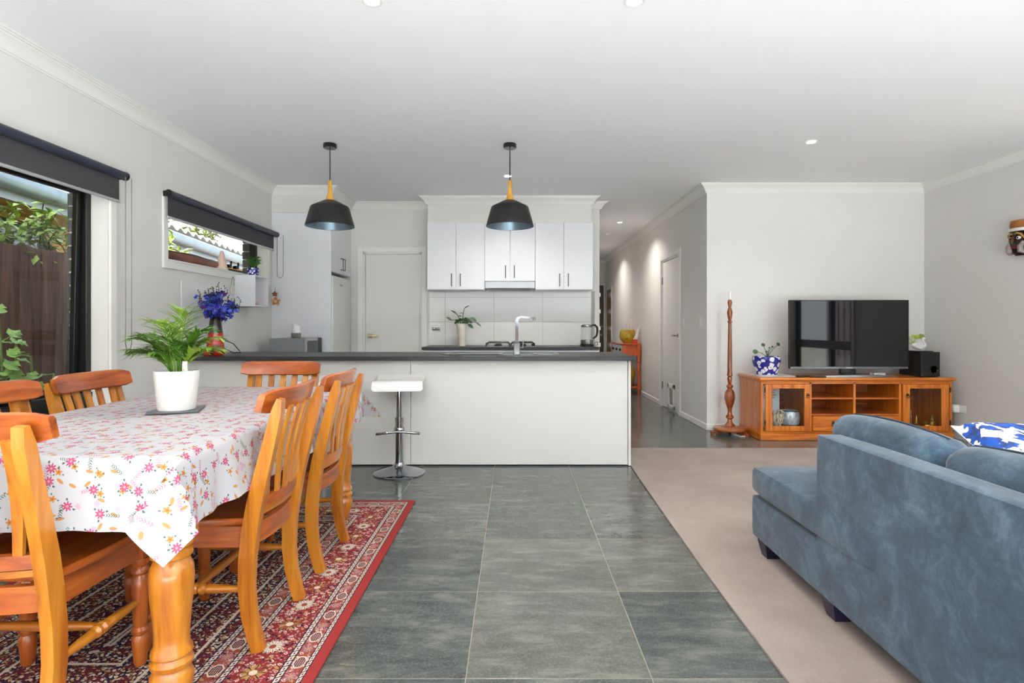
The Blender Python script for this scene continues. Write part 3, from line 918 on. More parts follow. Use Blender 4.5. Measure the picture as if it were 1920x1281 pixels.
# floral cloth: flat on the top, hanging round the edge, corners folded into flaps
def cloth():
    h = .195
    step = .022
    mb = MB(); uv = []
    def axis(half):
        n1 = max(2, int(half * 2 / step)); n2 = 12
        return [-half - h + h * i / n2 for i in range(n2)] + [-half + 2 * half * i / n1 for i in range(n1 + 1)] + [half + h * (i + 1) / n2 for i in range(n2)]
    us, vs_ = axis(TW / 2 + .006), axis(TL / 2 + .006)
    rc = random.Random(2)
    HW, HL = TW / 2 + .006, TL / 2 + .006
    for v in vs_:
        for u in us:
            du, dv = max(abs(u) - HW, 0), max(abs(v) - HL, 0)
            su, sv = math.copysign(1, u), math.copysign(1, v)
            x, y, z = max(-HW, min(HW, u)), max(-HL, min(HL, v)), 0
            if du and dv:
                r = math.hypot(du, dv); ph = math.atan2(dv, du) / (math.pi / 2)
                tri = 1 - abs(2 * ph - 1)
                far = sv > 0
                if not far:                      # near corners: a broad flap folded over in front of the leg
                    pd = ph * 90
                    kn = [(0, 0, .0), (22, 17, .012), (45, -6, .040), (67, -37, .022), (90, 0, .0)]
                    for (a0, t0_, d0_), (a1, t1_, d1_) in zip(kn[:-1], kn[1:]):
                        if a0 <= pd <= a1 + 1e-6:
                            q = (pd - a0) / (a1 - a0)
                            tilt, dp = R(t0_ + (t1_ - t0_) * q), (d0_ + (d1_ - d0_) * q) * r / .2
                    x += su * (r * math.sin(tilt) * .93 + dp * .5 + .012); y += -(dp * .86 + .014) + r * math.sin(tilt) * .30
                    z = -r * math.cos(tilt) * .99 - .005
                    mb.v.append((TX + x, TY + y, TZ + .003 + z)); uv.append((u, v))
                    continue
                dep = r * (.62 if far else .36) * tri
                ww = r * .16 * math.sin(ph * math.pi * 3)
                ox, oy = (.86, .5) if far else (.45, .89)
                x += su * (dep * ox + .010) + su * ww * .5; y += sv * (dep * oy + .010) - sv * ww * .5
                z = -math.sqrt(max(0, r * r - dep * dep)) * (1 if not far else .92)
            elif du:
                wav = .010 * math.sin(v * 21 + 1) + .006 * math.sin(v * 47)
                t = du / h
                x += su * (.008 + t * (.022 + wav)); z = -du
            elif dv:
                wav = .008 * math.sin(u * 19) + .005 * math.sin(u * 43 + 2)
                t = dv / h
                y += sv * (.008 + t * (.016 + wav)); z = -dv
            else:
                z = .0012 * math.sin(u * 31 + 2 * math.sin(v * 9)) + .001 * math.sin(v * 27 + u * 8)
            # soften the fold at the table edge
            dd = max(du, dv)
            if dd == 0:
                e = min(HW - abs(u), HL - abs(v))
                if e < .02: z -= .005 * (1 - e / .02)
            else: z -= .005
            mb.v.append((TX + x, TY + y, TZ + .003 + z)); uv.append((u, v))
    nu = len(us)
    for j in range(len(vs_) - 1):
        for i in range(nu - 1):
            mb.f.append((j * nu + i, j * nu + i + 1, (j + 1) * nu + i + 1, (j + 1) * nu + i))
    k = M('floral_cloth', .55, 0, .4)
    uvn = k.coord('UV')
    U, V, _ = k.xyz(uvn)
    base = srgb(180, 179, 182)
    col = k.mix(k.noise(uvn, 3, 2).smooth(.3, .8) * .25, base, srgb(170, 170, 178))
    pink, pinkd, orange, pale, green, lpink = srgb(178, 72, 110), srgb(156, 46, 88), srgb(184, 118, 46), srgb(182, 152, 168), srgb(64, 92, 76), srgb(178, 100, 126)
    def cells(scale, off, rnd=.75):
        vv = k.vec(U + off, V + off * 1.7, 0)
        n = k.voro(vv, scale, rnd=rnd)
        px, py, _z = k.xyz(E(k.nt, n.outputs['Position']))
        a, b, _z2 = k.xyz(vv)
        r1, r2, r3 = k.xyz(E(k.nt, n.outputs['Color']))
        return a - px, b - py, r1, r2, r3
    def leafsh(col, scale, off, lo, hi, L, W, cc):
        a, b, r1, r2, r3 = cells(scale, off)
        th = r2 * 6.283
        p, q = a * th.cos() + b * th.sin(), b * th.cos() - a * th.sin()
        e = ((p / L) * (p / L) + (q / W) * (q / W))
        return k.mix((e < 1.0) * band(r1, lo, hi), col, cc), (p, q, r1)
    col, _q = leafsh(col, 26, 3.1, .25, .6, .011, .0045, srgb(182, 126, 70))
    # sprigs: a row of small leaves along a stem
    a, b, r1, r2, r3 = cells(15.5, 7.7, .7)
    th = r2 * 6.283
    p, q = a * th.cos() + b * th.sin(), b * th.cos() - a * th.sin()
    rip = ((p * 150.0 - q.abs() * 150.0).frac() < .42) * (q.abs() < .0052) * (p.abs() < .019)
    spr = k.mix(r3 > .45, lpink, green)
    col = k.mix(rip * (r1 > .35), col, spr)
    def flower(col, scale, off, lo, hi, rad, petals, c1, c2, mid, leaves=True):
        a, b, r1, r2, r3 = cells(scale, off, .6)
        rr = (a * a + b * b).sqrt()
        ang = b.atan2(a) + r2 * 6.283
        on = band(r1, lo, hi)
        if leaves:
            g = band(((ang * (3 / 6.2832))).frac(), .40, .52) * (rr < rad * 1.55) * (rr > rad * 1.1)
            col = k.mix(g * on, col, green)
        pet = (ang * petals).cos() * (rad * .24) + rad * .76
        col = k.mix((rr < pet) * on, col, k.mix(rr.smooth(rad * .3, rad), c1, c2))
        return k.mix((rr < rad * .24) * on, col, mid)
    col = flower(col, 19, 1.3, 0, .42, .011, 6, pale, pale, pale, False)
    col = flower(col, 17, 5.9, 0, .62, .0105, 5, orange, srgb(184, 126, 56), srgb(160, 84, 30))
    col = flower(col, 15, 0.4, 0, .80, .0145, 8, pink, pinkd, srgb(192, 140, 130))
    k.color(col)
    k.bump(k.noise(uvn, 14, 4, .6, .8), .22, .01)
    return tag(mb.build('tablecloth', k.m, loc=(TX, TY, TZ), smooth=50, uv=uv), 'white tablecloth printed with pink and orange flowers draped over the dining table', 'tablecloth')
cloth()

# chairs: local frame faces +y, back at -y
def make_chair():
    t = thing('dining_chair', 'chair', 'chair', (0, 0, 0), group='honey pine slat-back chairs around the dining table', local=True)
    # rear posts: sabre-curved, foot kicked back, top leaning back
    zz = [.011, .06, .14, .23, .33, .43, .52, .62, .74, .84, .885]
    yy = [-.208, -.193, -.174, -.165, -.168, -.180, -.196, -.220, -.252, -.277, -.288]
    dep = [.040, .043, .047, .050, .052, .054, .052, .048, .042, .036, .018]
    for sx in (-1, 1):
        MB().bar([(sx * (.186 + .012 * max(0, (z - .45) / .4)), y, z) for y, z in zip(yy, zz)], .034, dep).build('rear_leg', MAT['pine_z'], t)
    # top rail, bowed back, in front of the posts
    pts = []; n = 14
    for i in range(n + 1):
        a = -1 + 2 * i / n
        pts.append((a * .238, -.232 - .034 * (1 - a * a), .873))
    mb = MB()
    lean = math.atan2(.036, .135)
    vs = []; fs = []
    prof = [(-.012, -.040), (.006, -.040), (.012, -.034), (.012, .030), (.007, .042), (-.004, .044), (-.012, .038)]
    for i, p in enumerate(pts):
        e = .72 if i in (0, n) else (.95 if i in (1, n - 1) else 1)
        for (o, q) in prof:
            q2 = q * e
            vs.append((p[0], p[1] + o - q2 * math.tan(lean), p[2] + q2))
    m = len(prof)
    for i in range(n):
        for k in range(m):
            fs.append((i * m + k, i * m + (k + 1) % m, (i + 1) * m + (k + 1) % m, (i + 1) * m + k))
    fs += [tuple(range(m))[::-1], tuple(range(n * m, n * m + m))]
    mb.add(vs, fs).build('top_rail', MAT['pine_red_x'], t, label='reddish bowed top rail')
    # lower back rail just above the seat, bowed the same way
    pts = [(a * .176, -.186 - .030 * (1 - a * a), .512) for a in [-1 + 2 * i / 10 for i in range(11)]]
    MB().bar(pts, .038, .024, side=(0, 0, 1)).build('lower_rail', MAT['pine_red_x'], t)
    pts = [(a * .176, -.178 - .028 * (1 - a * a), .478) for a in [-1 + 2 * i / 10 for i in range(11)]]
    MB().bar(pts, .018, .020, side=(0, 0, 1)).build('seat_back_trim', MAT['pine_x'], t)
    # five slats, following the lean of the posts
    for i in range(5):
        a = -.72 + 1.44 * i / 4
        bow = .031 * (1 - a * a)
        pp = []
        for q in range(8):
            f = q / 7
            z = .528 + (.845 - .528) * f
            y = -.190 - bow + .012 * math.sin(f * math.pi) - .058 * f - .008 * math.sin(f * math.pi) * 0
            pp.append((a * (.172 + .03 * f), y, z))
        MB().bar(pp, [.026, .028, .03, .031, .032, .033, .033, .033], .011).build('slat', MAT['pine_z'], t)
    # saddled seat
    def sad(p):
        x, y, z = p
        if z > .455: z -= .010 * max(0, 1 - (x / .17) ** 2) * max(0, 1 - (y / .17) ** 2)
        k = 1 - .10 * max(0, (-y) / .2)
        return (x * k, y, z)
    MB().soft(-.212, .212, -.175, .212, .442, .475, .012, 8, fn=sad).build('seat', MAT['pine_red_y'], t, label='reddish saddled seat')
    for sx in (-1, 1):
        MB().bar([(sx * .176, -.165, .405), (sx * .186, .172, .405)], .020, .072, side=(1, 0, 0)).build('seat_apron', MAT['pine_red_y'], t)
    MB().box(-.17, .17, .172, .192, .369, .441, b=.003).build('seat_apron', MAT['pine_red_x'], t)
    pts = [(a * .172, -.170 - .024 * (1 - a * a), .405) for a in [-1 + 2 * i / 8 for i in range(9)]]
    MB().bar(pts, .072, .020, side=(0, 0, 1)).build('seat_apron', MAT['pine_red_x'], t)
    fl = [(.016, .011), (.020, .02), (.023, .06), (.026, .10), (.020, .112), (.026, .120), (.027, .130), (.020, .140), (.022, .15), (.024, .21), (.026, .27), (.026, .30), (.019, .312), (.026, .32), (.026, .33), (.019, .34), (.025, .35), (.024, .366)]
    for sx in (-1, 1):
        mb = MB().lathe(fl, (sx * .187, .186, 0), 18)
        mb.box(sx * .187 - .021, sx * .187 + .021, .165, .207, .366, .441, b=.003)
        mb.build('front_leg', MAT['pine_red_z'], t)
    # turned side stretchers and a cross stretcher
    for sx in (-1, 1):
        L = .345
        pr = [(.009, 0), (.010, .01), (.015, .10), (.016, .135), (.011, .142), (.019, .150), (.019, .16), (.012, .168), (.019, .176), (.019, .186), (.011, .194), (.016, .202), (.015, .25), (.010, .33), (.009, L)]
        MB().lathe(pr, (sx * .186, -.165, .225), 12, m=Matrix.Rotation(R(-90), 4, 'X')).build('stretcher', MAT['pine_y'], t)
    MB().lathe([(.010, -.186), (.015, -.06), (.016, 0), (.015, .06), (.010, .186)], (0, .02, .225), 12, m=Matrix.Rotation(R(90), 4, 'Y')).build('stretcher', MAT['pine_x'], t)
    return t
ch = make_chair()
spots = [((-1.09, 2.155), 90, 'slat-back pine chair on the living-room side of the table, nearer the rug\'s near end'),
         ((-1.09, 2.784), 90, 'slat-back pine chair on the living-room side of the table, nearer the kitchen island'),
         ((-1.43, 1.705), 0, 'slat-back pine chair at the table end farthest from the kitchen'),
         ((-1.75, 2.69), -90, 'slat-back pine chair on the window side of the table, nearer the kitchen'),
         ((-1.75, 2.135), -90, 'slat-back pine chair on the window side of the table, farther from the kitchen'),
         ((-1.43, 3.255), 180, 'slat-back pine chair at the table end in front of the kitchen island')]
for i, (p, a, lab) in enumerate(spots):
    place(ch if i == 0 else copy_tree(ch), (p[0], p[1], 0), R(a), lab)

# potted palm on a dark metal mat
PX, PY = -1.43, 2.41
PZ = TZ + .008
tag(MB().box(PX - .095, PX + .095, PY - .095, PY + .095, PZ - .002, PZ + .004, b=.002, m=Matrix.Translation((PX, PY, 0)) @ Matrix.Rotation(R(20), 4, 'Z') @ Matrix.Translation((-PX, -PY, 0))).build('plant_mat', plain('pewter_mat', srgb(120, 124, 126), .3, .8), loc=(PX, PY, PZ)), 'flat pewter mat under the white palm pot', 'mat')
palm = thing('potted_palm', 'parlour palm with feathery fronds in a dimpled white pot on the floral cloth', 'plant', (PX, PY, PZ + .004))
kp = M('dimpled_white_ceramic', .35); kp.color(srgb(240, 238, 234))
kp.bump(E(kp.nt, kp.voro(kp.coord(), 55, '3D').outputs['Distance']), .35, .004)
pz = PZ + .005
pot = MB().lathe([(.0, pz), (.069, pz), (.072, pz + .006), (.086, pz + .158), (.087, pz + .164), (.080, pz + .164), (.078, pz + .14), (.0, pz + .14)], (PX, PY, 0), 40).build('pot', kp.m, palm)
MB().lathe([(0, pz + .146), (.05, pz + .15), (.0775, pz + .144)], (PX, PY, 0), 24, cap=False).build('soil', MAT['soil'], palm)
kpl = M('palm_leaf', .35)
kpl.color(kpl.mix(kpl.noise(kpl.coord(), 9, 3).smooth(.35, .65), kpl.mix(kpl.rand(), srgb(40, 96, 30), srgb(122, 168, 46)), kpl.mix(kpl.rand(), srgb(90, 150, 44), srgb(170, 196, 74))))
MAT['palm'] = kpl.m
rp = random.Random(21)
fr_spec = []
for k in range(13):
    fr_spec.append((k * 2.399 + rp.uniform(-.2, .2), rp.uniform(.12, .28), rp.uniform(.06, .15)))
fr_spec += [(R(100), .335, .04), (R(80), .32, .05), (R(5), .20, .155), (R(178), .22, .15), (R(192), .14, .16), (R(-12), .15, .145), (R(165), .28, .10), (R(200), .20, .14), (R(20), .24, .11)]
for (az, hgt, out) in fr_spec:
    d = Vector((math.cos(az), math.sin(az), 0))
    b = Vector((PX, PY, pz + .145)) + d * .018
    pts = []
    for i in range(11):
        f = i / 10
        pts.append(b + d * (out * f ** 1.3) + Vector((0, 0, hgt * (1.35 * f - .5 * f ** 2.6 * (1 + out)))))
    mb = MB().tube(pts, [.0028 - .0018 * i / 10 for i in range(11)], 5)
    for i in range(17):
        f = .28 + .72 * i / 16
        q = f * 10; i0 = min(9, int(q)); p = pts[i0].lerp(pts[i0 + 1], q - i0)
        tg = (pts[i0 + 1] - pts[i0]).normalized()
        sd = tg.cross(Vector((0, 0, 1)))
        sd = sd.normalized() if sd.length > .05 else d.cross(Vector((0, 0, 1)))
        L = .088 * (math.sin(math.pi * (.22 + .70 * (f - .28) / .72))) + .016
        for sg in (-1, 1):
            dd = tg * (.75 + .4 * f) + sd * sg * .95 + Vector((0, 0, .14 + rp.uniform(-.15, .15)))
            mb.leaf(p, dd, (0, 0, 1), L * rp.uniform(.85, 1.15), .0105, .3, .30 + rp.uniform(-.15, .25), 3)
    mb.build('frond', MAT['palm'], palm, smooth=60)
MB().box(PX + .050, PX + .072, PY - .046, PY - .044, pz + .15, pz + .205).build('plant_label', plain('printed_label', srgb(210, 204, 196), .5, var=.4, scale=90), palm, label='small white plant label')

# ------------------------------------------------------------------ kitchen
IY0, IY1 = 4.605, 5.28          # island carcass, front panel face at IY0
IX1 = .945
CZ0, CZ1 = .859, .892           # worktop thickness
isl = thing('kitchen_island', 'long white kitchen island with flush panels below the charcoal worktop', 'island', ((XL + IX1) / 2, IY0, 0))
MB().box(XL + .002, IX1 - .022, IY0 + .020, IY1 - .02, .005, .675).box(XL + .002, IX1 - .022, IY1 - .018, IY1, .005, CZ0 - .001).build('carcass', MAT['white_panel'], isl, smooth=0)
XS = [XL + .003, -1.62, -.839, IX1 - .0245]
for a, b in zip(XS[:-1], XS[1:]):
    MB().box(a + .0015, b - .0015, IY0, IY0 + .018, .012, CZ0 - .002, b=.0012).build('panel', MAT['white_panel'], isl, smooth=0)
MB().box(IX1 - .021, IX1, IY0 - .004, IY1 + .01, .004, CZ0 - .001, b=.0012).build('end_panel', MAT['white_panel'], isl, smooth=0)
SX0, SX1, SY0, SY1 = -.60, .385, 4.74, 5.14
top = MB()
for (a, b, c, d) in ((XL + .002, SX0 + .02, 4.50, 5.42), (SX1 - .02, .968, 4.50, 5.30), (SX0 + .02, SX1 - .02, 4.50, SY0 + .02), (SX0 + .02, SX1 - .02, SY1 - .02, 5.30)):
    top.box(a, b, c, min(d, 5.30), CZ0, CZ1)
top.box(XL + .002, .968, 4.496, 4.502, CZ0 + .002, CZ1 - .003, b=.002)
tag(top.build('island_worktop', MAT['counter'], loc=((XL + .968) / 2, 4.9, CZ0), smooth=0), 'charcoal laminate worktop running along the white kitchen island', 'worktop')
sink = thing('kitchen_sink', 'stainless steel inset sink with drainer in the island worktop', 'sink', ((SX0 + SX1) / 2, (SY0 + SY1) / 2, CZ1))
rim = MB()
t_ = CZ1 + .004
bas = [(-.10, .16), (.20, .345)]
xs = [SX0, bas[0][0], bas[0][1], bas[1][0], bas[1][1], SX1]
for a, b in ((xs[0], xs[1]), (xs[2], xs[3]), (xs[4], xs[5])): rim.box(a, b, SY0, SY1, CZ1 - .002, t_, b=.0015)
rim.box(SX0, SX1, SY0, SY0 + .05, CZ1 - .002, t_, b=.0015).box(SX0, SX1, SY1 - .05, SY1, CZ1 - .002, t_, b=.0015)
rim.build('rim', MAT['steel'], sink)
for (a, b) in bas:
    MB().box(a, b, SY0 + .05, SY1 - .05, CZ1 - .20, CZ1 - .195).box(a - .002, a, SY0 + .05, SY1 - .05, CZ1 - .2, t_ - .002).box(b, b + .002, SY0 + .05, SY1 - .05, CZ1 - .2, t_ - .002).box(a, b, SY0 + .048, SY0 + .05, CZ1 - .2, t_ - .002).box(a, b, SY1 - .05, SY1 - .048, CZ1 - .2, t_ - .002).build('bowl', MAT['steel'], sink, smooth=0)
for i in range(7):
    MB().box(SX0 + .05, -.14, SY0 + .08 + i * .038, SY0 + .092 + i * .038, t_ - .001, t_ + .002, b=.001).build('drainer_rib', MAT['steel'], sink)
TPX, TPY = .022, 4.70
tap = thing('kitchen_tap', 'tall square chrome mixer tap rising beside the sink', 'tap', (TPX, TPY, CZ1))
MB().box(TPX - .026, TPX + .026, TPY - .026, TPY + .026, CZ1, CZ1 + .105, b=.004).build('tap_body', MAT['chrome'], tap)
MB().bar([(TPX, TPY, CZ1 + .10), (TPX, TPY, CZ1 + .285), (TPX + .008, TPY, CZ1 + .305), (TPX + .03, TPY + .003, CZ1 + .318), (TPX + .155, TPY + .02, CZ1 + .308)], [.030, .030, .028, .026, .026], [.026, .026, .022, .014, .014], side=(0, 1, 0)).build('spout', MAT['chrome'], tap, smooth=20)
MB().lathe([(.011, 0), (.011, .012)], (TPX + .142, TPY + .018, CZ1 + .291), 12).build('aerator', MAT['steel'], tap)
MB().bar([(TPX + .026, TPY, CZ1 + .06), (TPX + .05, TPY, CZ1 + .062), (TPX + .055, TPY, CZ1 + .125)], .02, .008, side=(0, 1, 0)).build('tap_lever', MAT['chrome'], tap, smooth=20)

# white splash panel on the wall at the island's end, with an outlet
sp = thing('splash_panel', 'thin glossy white panel on the window wall behind the blue flowers', 'wall panel', (XL, 4.98, CZ1))
MB().box(XL + .002, XL + .009, 4.58, 5.42, CZ1 + .001, 1.50, b=.002).build('panel', plain('white_acrylic', srgb(236, 236, 236), .15, var=.006), sp)
def outlet(name, label, axis, c, u, z, side, parent=None, w=.115, h=.073, sw=2, group=None):
    t = thing(name, label, 'outlet', (u if axis == 'y' else c, c if axis == 'y' else u, z), group)
    def bx(mb, u0, u1, d0, d1, z0, z1, b=.002):
        if axis == 'y': return mb.box(u0, u1, c + side * d0, c + side * d1, z0, z1, b=b)
        return mb.box(c + side * d0, c + side * d1, u0, u1, z0, z1, b=b)
    bx(MB(), u - w / 2, u + w / 2, 0, .009, z - h / 2, z + h / 2, .003).build('face_plate', MAT['white'], t)
    for i in range(sw):
        uu = u + (i - (sw - 1) / 2) * w * .45
        bx(MB(), uu - .006, uu + .006, .009, .013, z + .008, z + .024, .001).build('switch', MAT['trim'], t)
    return t
outlet('wall_outlet', 'white power outlet on the splash panel right of the blue flowers', 'x', XL + .009, 5.22, 1.10, 1)

# vase of blue flowers, red ceramic fruit, cable
VX, VY = -2.48, 4.72
kv = M('red_black_glaze', .16, 0, .5, .3)
vz = kv.xyz(kv.coord())[2]
nz = kv.noise(kv.coord(), 22, 3) * .02
kv.color(kv.mix((vz + nz) > .195, kv.mix(kv.noise(kv.coord(), 30, 2).smooth(.4, .7), srgb(196, 36, 22), srgb(150, 22, 18)), srgb(26, 20, 19)))
vase = tag(MB().lathe([(.0, 0), (.066, 0), (.069, .006), (.068, .05), (.060, .15), (.050, .24), (.042, .305), (.038, .312), (.033, .31), (.035, .30), (.05, .15), (.05, .02), (0, .02)], (VX, VY, CZ1), 36).build('flower_vase', kv.m, loc=(VX, VY, CZ1)), 'tall tapering vase glazed red below and black above on the island', 'vase')
for i, (fx, fy, lab) in enumerate(((-2.50, 4.625, 'round red ceramic fruit in front of the vase, under the palm leaves'), (-2.412, 4.625, 'round red ceramic fruit in front of the vase, on the open worktop side'))):
    t = thing('ceramic_fruit', lab, 'ornament', (fx, fy, CZ1), group='red ceramic fruit by the vase')
    MB().lathe([(0, .004), (.022, 0), (.036, .012), (.042, .034), (.039, .056), (.026, .068), (.010, .066), (0, .060)], (fx, fy, CZ1), 24).build('fruit', MAT['red'], t)
    mb = MB()
    for k in range(5):
        a = k * 1.2566
        mb.leaf((fx, fy, CZ1 + .062), (math.cos(a), math.sin(a), .35), (0, 0, 1), .026, .012, .2, .2, 2)
    mb.tube([(fx, fy, CZ1 + .06), (fx + .004, fy, CZ1 + .08)], .003, 6)
    mb.build('calyx', plain('dark_calyx', srgb(36, 20, 18), .4), t)
tag(MB().tube([(-2.44, 4.80, CZ1 + .12), (-2.42, 4.90, CZ1 + .09), (-2.42, 5.0, CZ1 + .03), (-2.43, 5.06, CZ1 + .006), (-2.47, 5.0, CZ1 + .006), (-2.51, 4.86, CZ1 + .07)], .004, 6).build('wire_stand', MAT['black'], loc=(-2.44, 5.0, CZ1)), 'thin black wire stand behind the red and black vase', 'stand')
kf = M('blue_petal', .45)
oi = kf.rand()
pn = kf.noise(kf.map(kf.coord(), (1, 1, 1), rnd=True), 26, 2, .5)
kf.color(kf.ramp(oi * .7 + pn * .6 - .15, [(.12, srgb(34, 16, 96)), (.35, srgb(38, 36, 150)), (.55, srgb(44, 66, 196)), (.7, srgb(70, 104, 214)), (.82, srgb(90, 40, 150)), (.95, srgb(150, 66, 150))]))
rf = random.Random(9)
for k in range(18):
    az = k * 2.399; tilt = .03 + .125 * ((k + .5) / 18) ** .6
    d = Vector((math.cos(az), math.sin(az), 0))
    if d.x < -.4: d.x = -.4; 
    H = rf.uniform(.02, .20) + (.03 if tilt < .1 else 0)
    b = Vector((VX, VY, CZ1 + .26)) + d * .012
    tip = Vector((VX, VY, CZ1 + .31)) + d * (tilt + .02) + Vector((0, 0, H))
    pts = [b, Vector((VX, VY, CZ1 + .325)) + d * .016] + [Vector((VX, VY, CZ1 + .325)).lerp(tip, q) + d * .016 for q in (.35, .7, 1)]
    t = thing('blue_flower_spray', 'blue and violet orchid spray in the red and black vase', 'flower', tuple(b), group='blue flower sprays in the vase')
    MB().tube(pts, .0022, 5).build('stem', MAT['green_dk'], t)
    for j in range(13):
        mbf = MB()
        f = .12 + .86 * j / 12
        c = pts[1].lerp(pts[-1], f) + Vector((rf.uniform(-.035, .035), rf.uniform(-.035, .035), rf.uniform(-.03, .03)))
        if c.x < XL + .045: c.x = XL + .045
        nrm = (Vector((rf.uniform(-1, 1), rf.uniform(-1.2, .6), rf.uniform(-.3, .8)))).normalized()
        u = nrm.orthogonal().normalized(); w = nrm.cross(u)
        for p in range(5):
            a = p * 1.2566 + rf.uniform(0, .6)
            dd = u * math.cos(a) + w * math.sin(a) + nrm * .35
            mbf.leaf(c, dd, nrm, rf.uniform(.022, .030), .021, .35, .15, 2)
        mbf.build('floret', kf.m, t, smooth=60)
    mbb = MB()
    for j in range(5):
        c = pts[-1] + Vector((rf.uniform(-.02, .02), rf.uniform(-.02, .02), .008 + .016 * j))
        if c.x < XL + .03: c.x = XL + .03
        mbb.lathe([(0, -.007), (.004, -.003), (.0045, .002), (0, .008)], tuple(c), 6)
        mbb.tube([pts[-1], c], .0008, 4)
    mbb.build('buds', plain('dark_bud', srgb(40, 40, 34), .6), t)

# wall cube shelf, ornaments around it
SHX, SHY0, SHY1, SHZ0, SHZ1 = -2.488, 5.46, 5.76, 1.325, 1.625
sh = thing('cube_shelf', 'small white open cube shelf fixed below the kitchen window', 'shelf', (XL, (SHY0 + SHY1) / 2, SHZ0))
w_ = .012
for nm, a in (('side', (XL + .018, SHX, SHY0, SHY0 + w_, SHZ0, SHZ1)), ('side', (XL + .018, SHX, SHY1 - w_, SHY1, SHZ0, SHZ1)), ('shelf_top', (XL + .018, SHX, SHY0 + w_, SHY1 - w_, SHZ1 - w_, SHZ1)), ('shelf_bottom', (XL + .018, SHX, SHY0 + w_, SHY1 - w_, SHZ0, SHZ0 + w_)), ('back', (XL + .002, XL + .018, SHY0, SHY1, SHZ0, SHZ1))):
    MB().box(*a, b=.001).build(nm, MAT['white_lam'], sh, smooth=0)
for yy, zz in ((5.4605, 1.335), (5.4605, 1.60)):
    pass
tag(MB().lathe([(0, 0), (.05, 0), (.055, .006), (.03, .012), (.038, .03), (.02, .045), (0, .048)], (-2.58, 5.60, SHZ0 + w_), 20, sx=1.1, sy=1.6).build('orange_ornament', plain('orange_glaze', srgb(226, 110, 40), .3, var=.3, scale=20), loc=(-2.58, 5.6, SHZ0 + w_)), 'small orange ornament lying inside the cube shelf', 'ornament')

def blue_white(name, scale=26, thr=.42):
    k = M(name, .15, 0, .5, .3)
    v = k.coord()
    n = k.voro(v, scale, '3D')
    f = E(k.nt, n.outputs['Distance']); r = k.xyz(E(k.nt, n.outputs['Color']))[0]
    w = k.noise(v, scale * 3, 2)
    m = ((f + (w - .5) * .28) < thr) * (r > .30)
    dot = (f < .10) * (r > .3)
    c = k.mix(m, srgb(30, 36, 140), srgb(232, 234, 242))
    c = k.mix(dot, c, srgb(40, 48, 150))
    k.color(c)
    return k.m
def pot_plant(name, label, c, r0, r1, h, mat, rim=.004):
    t = thing(name, label, 'plant', c)
    MB().lathe([(0, 0), (r0, 0), (r0 * 1.04, .008), (r1 * 1.01, h * .7), (r1, h), (r1 - rim, h), (r1 - rim - .004, h * .85), (0, h * .85)], c, 32).build('pot', mat, t)
    MB().lathe([(0, h * .90), (r1 - rim - .005, h * .88)], c, 20, cap=False).build('soil', MAT['soil'], t)
    return t
bw_small = blue_white('blue_white_glaze_small', 46, .5)
suc = pot_plant('potted_succulent', 'small leafy succulent in a blue and white pot on the cube shelf', (-2.60, 5.66, SHZ1), .046, .055, .085, bw_small)
rs = random.Random(5)
for k in range(13):
    a = rs.uniform(0, 6.28); h = rs.uniform(.03, .11)
    b = Vector((-2.60, 5.66, SHZ1 + .075))
    tip = b + Vector((math.cos(a) * .055, math.sin(a) * .055, h))
    if tip.x < XL + .03: tip.x = XL + .03
    mb = MB().tube([b, b.lerp(tip, .5) + Vector((0, 0, .012)), tip], .004, 5)
    for j in range(7):
        an = j * .9; dd = Vector((math.cos(an), math.sin(an), rs.uniform(.2, .9)))
        if tip.x < XL + .06: dd.x = abs(dd.x)
        mb.leaf(tip, dd, (0, 0, 1), rs.uniform(.035, .05), .018, .25, .15, 2)
    mb.build('branch', MAT['green'], suc, smooth=60)

st = thing('star_ornament', 'orange star ornament hanging in the corner beside the fridge panel', 'ornament', (-2.625, 6.25, 1.48))
def star(mb, cx, cy, cz, r, t, p=5, ph=math.pi / 2):
    poly = []
    for i in range(2 * p):
        rr = r if i % 2 == 0 else r * .55
        a = ph + i * math.pi / p
        poly.append((cx + rr * math.cos(a), cz + rr * math.sin(a)))
    return mb.prism(poly, 'y', cy, cy + t)
star(MB(), -2.62, 6.235, 1.405, .052, .022).build('star', plain('orange_star', srgb(222, 150, 66), .4, var=.4, scale=24), st)
star(MB(), -2.63, 6.24, 1.485, .034, .015).build('small_star', plain('brown_star', srgb(150, 84, 56), .5, var=.3, scale=30), st)
MB().lathe([(.018, 0), (.012, .006), (0, .008)], (-2.615, 6.235, 1.405), 14, m=Matrix.Rotation(R(90), 4, 'X')).build('centre', plain('pale_centre', srgb(230, 200, 190), .4), st)
MB().tube([(-2.63, 6.25, 1.50), (-2.635, 6.27, 1.56)], .0015, 5).build('string', MAT['black'], st)
tg = thing('hanging_tag', 'small pale ornament hanging on a loop below the kitchen window sill', 'ornament', (XL + .03, 5.38, 1.50))
MB().box(XL + .020, XL + .032, 5.345, 5.415, 1.43, 1.52, b=.005).build('plaque', plain('pale_plaque', srgb(222, 208, 196), .5, var=.2, scale=40), tg)
MB().tube([(XL + .028, 5.35, 1.52), (XL + .03, 5.365, 1.58), (XL + .03, 5.38, 1.60), (XL + .03, 5.395, 1.58), (XL + .028, 5.41, 1.52)], .0025, 6).build('loop', MAT['stem'], tg)

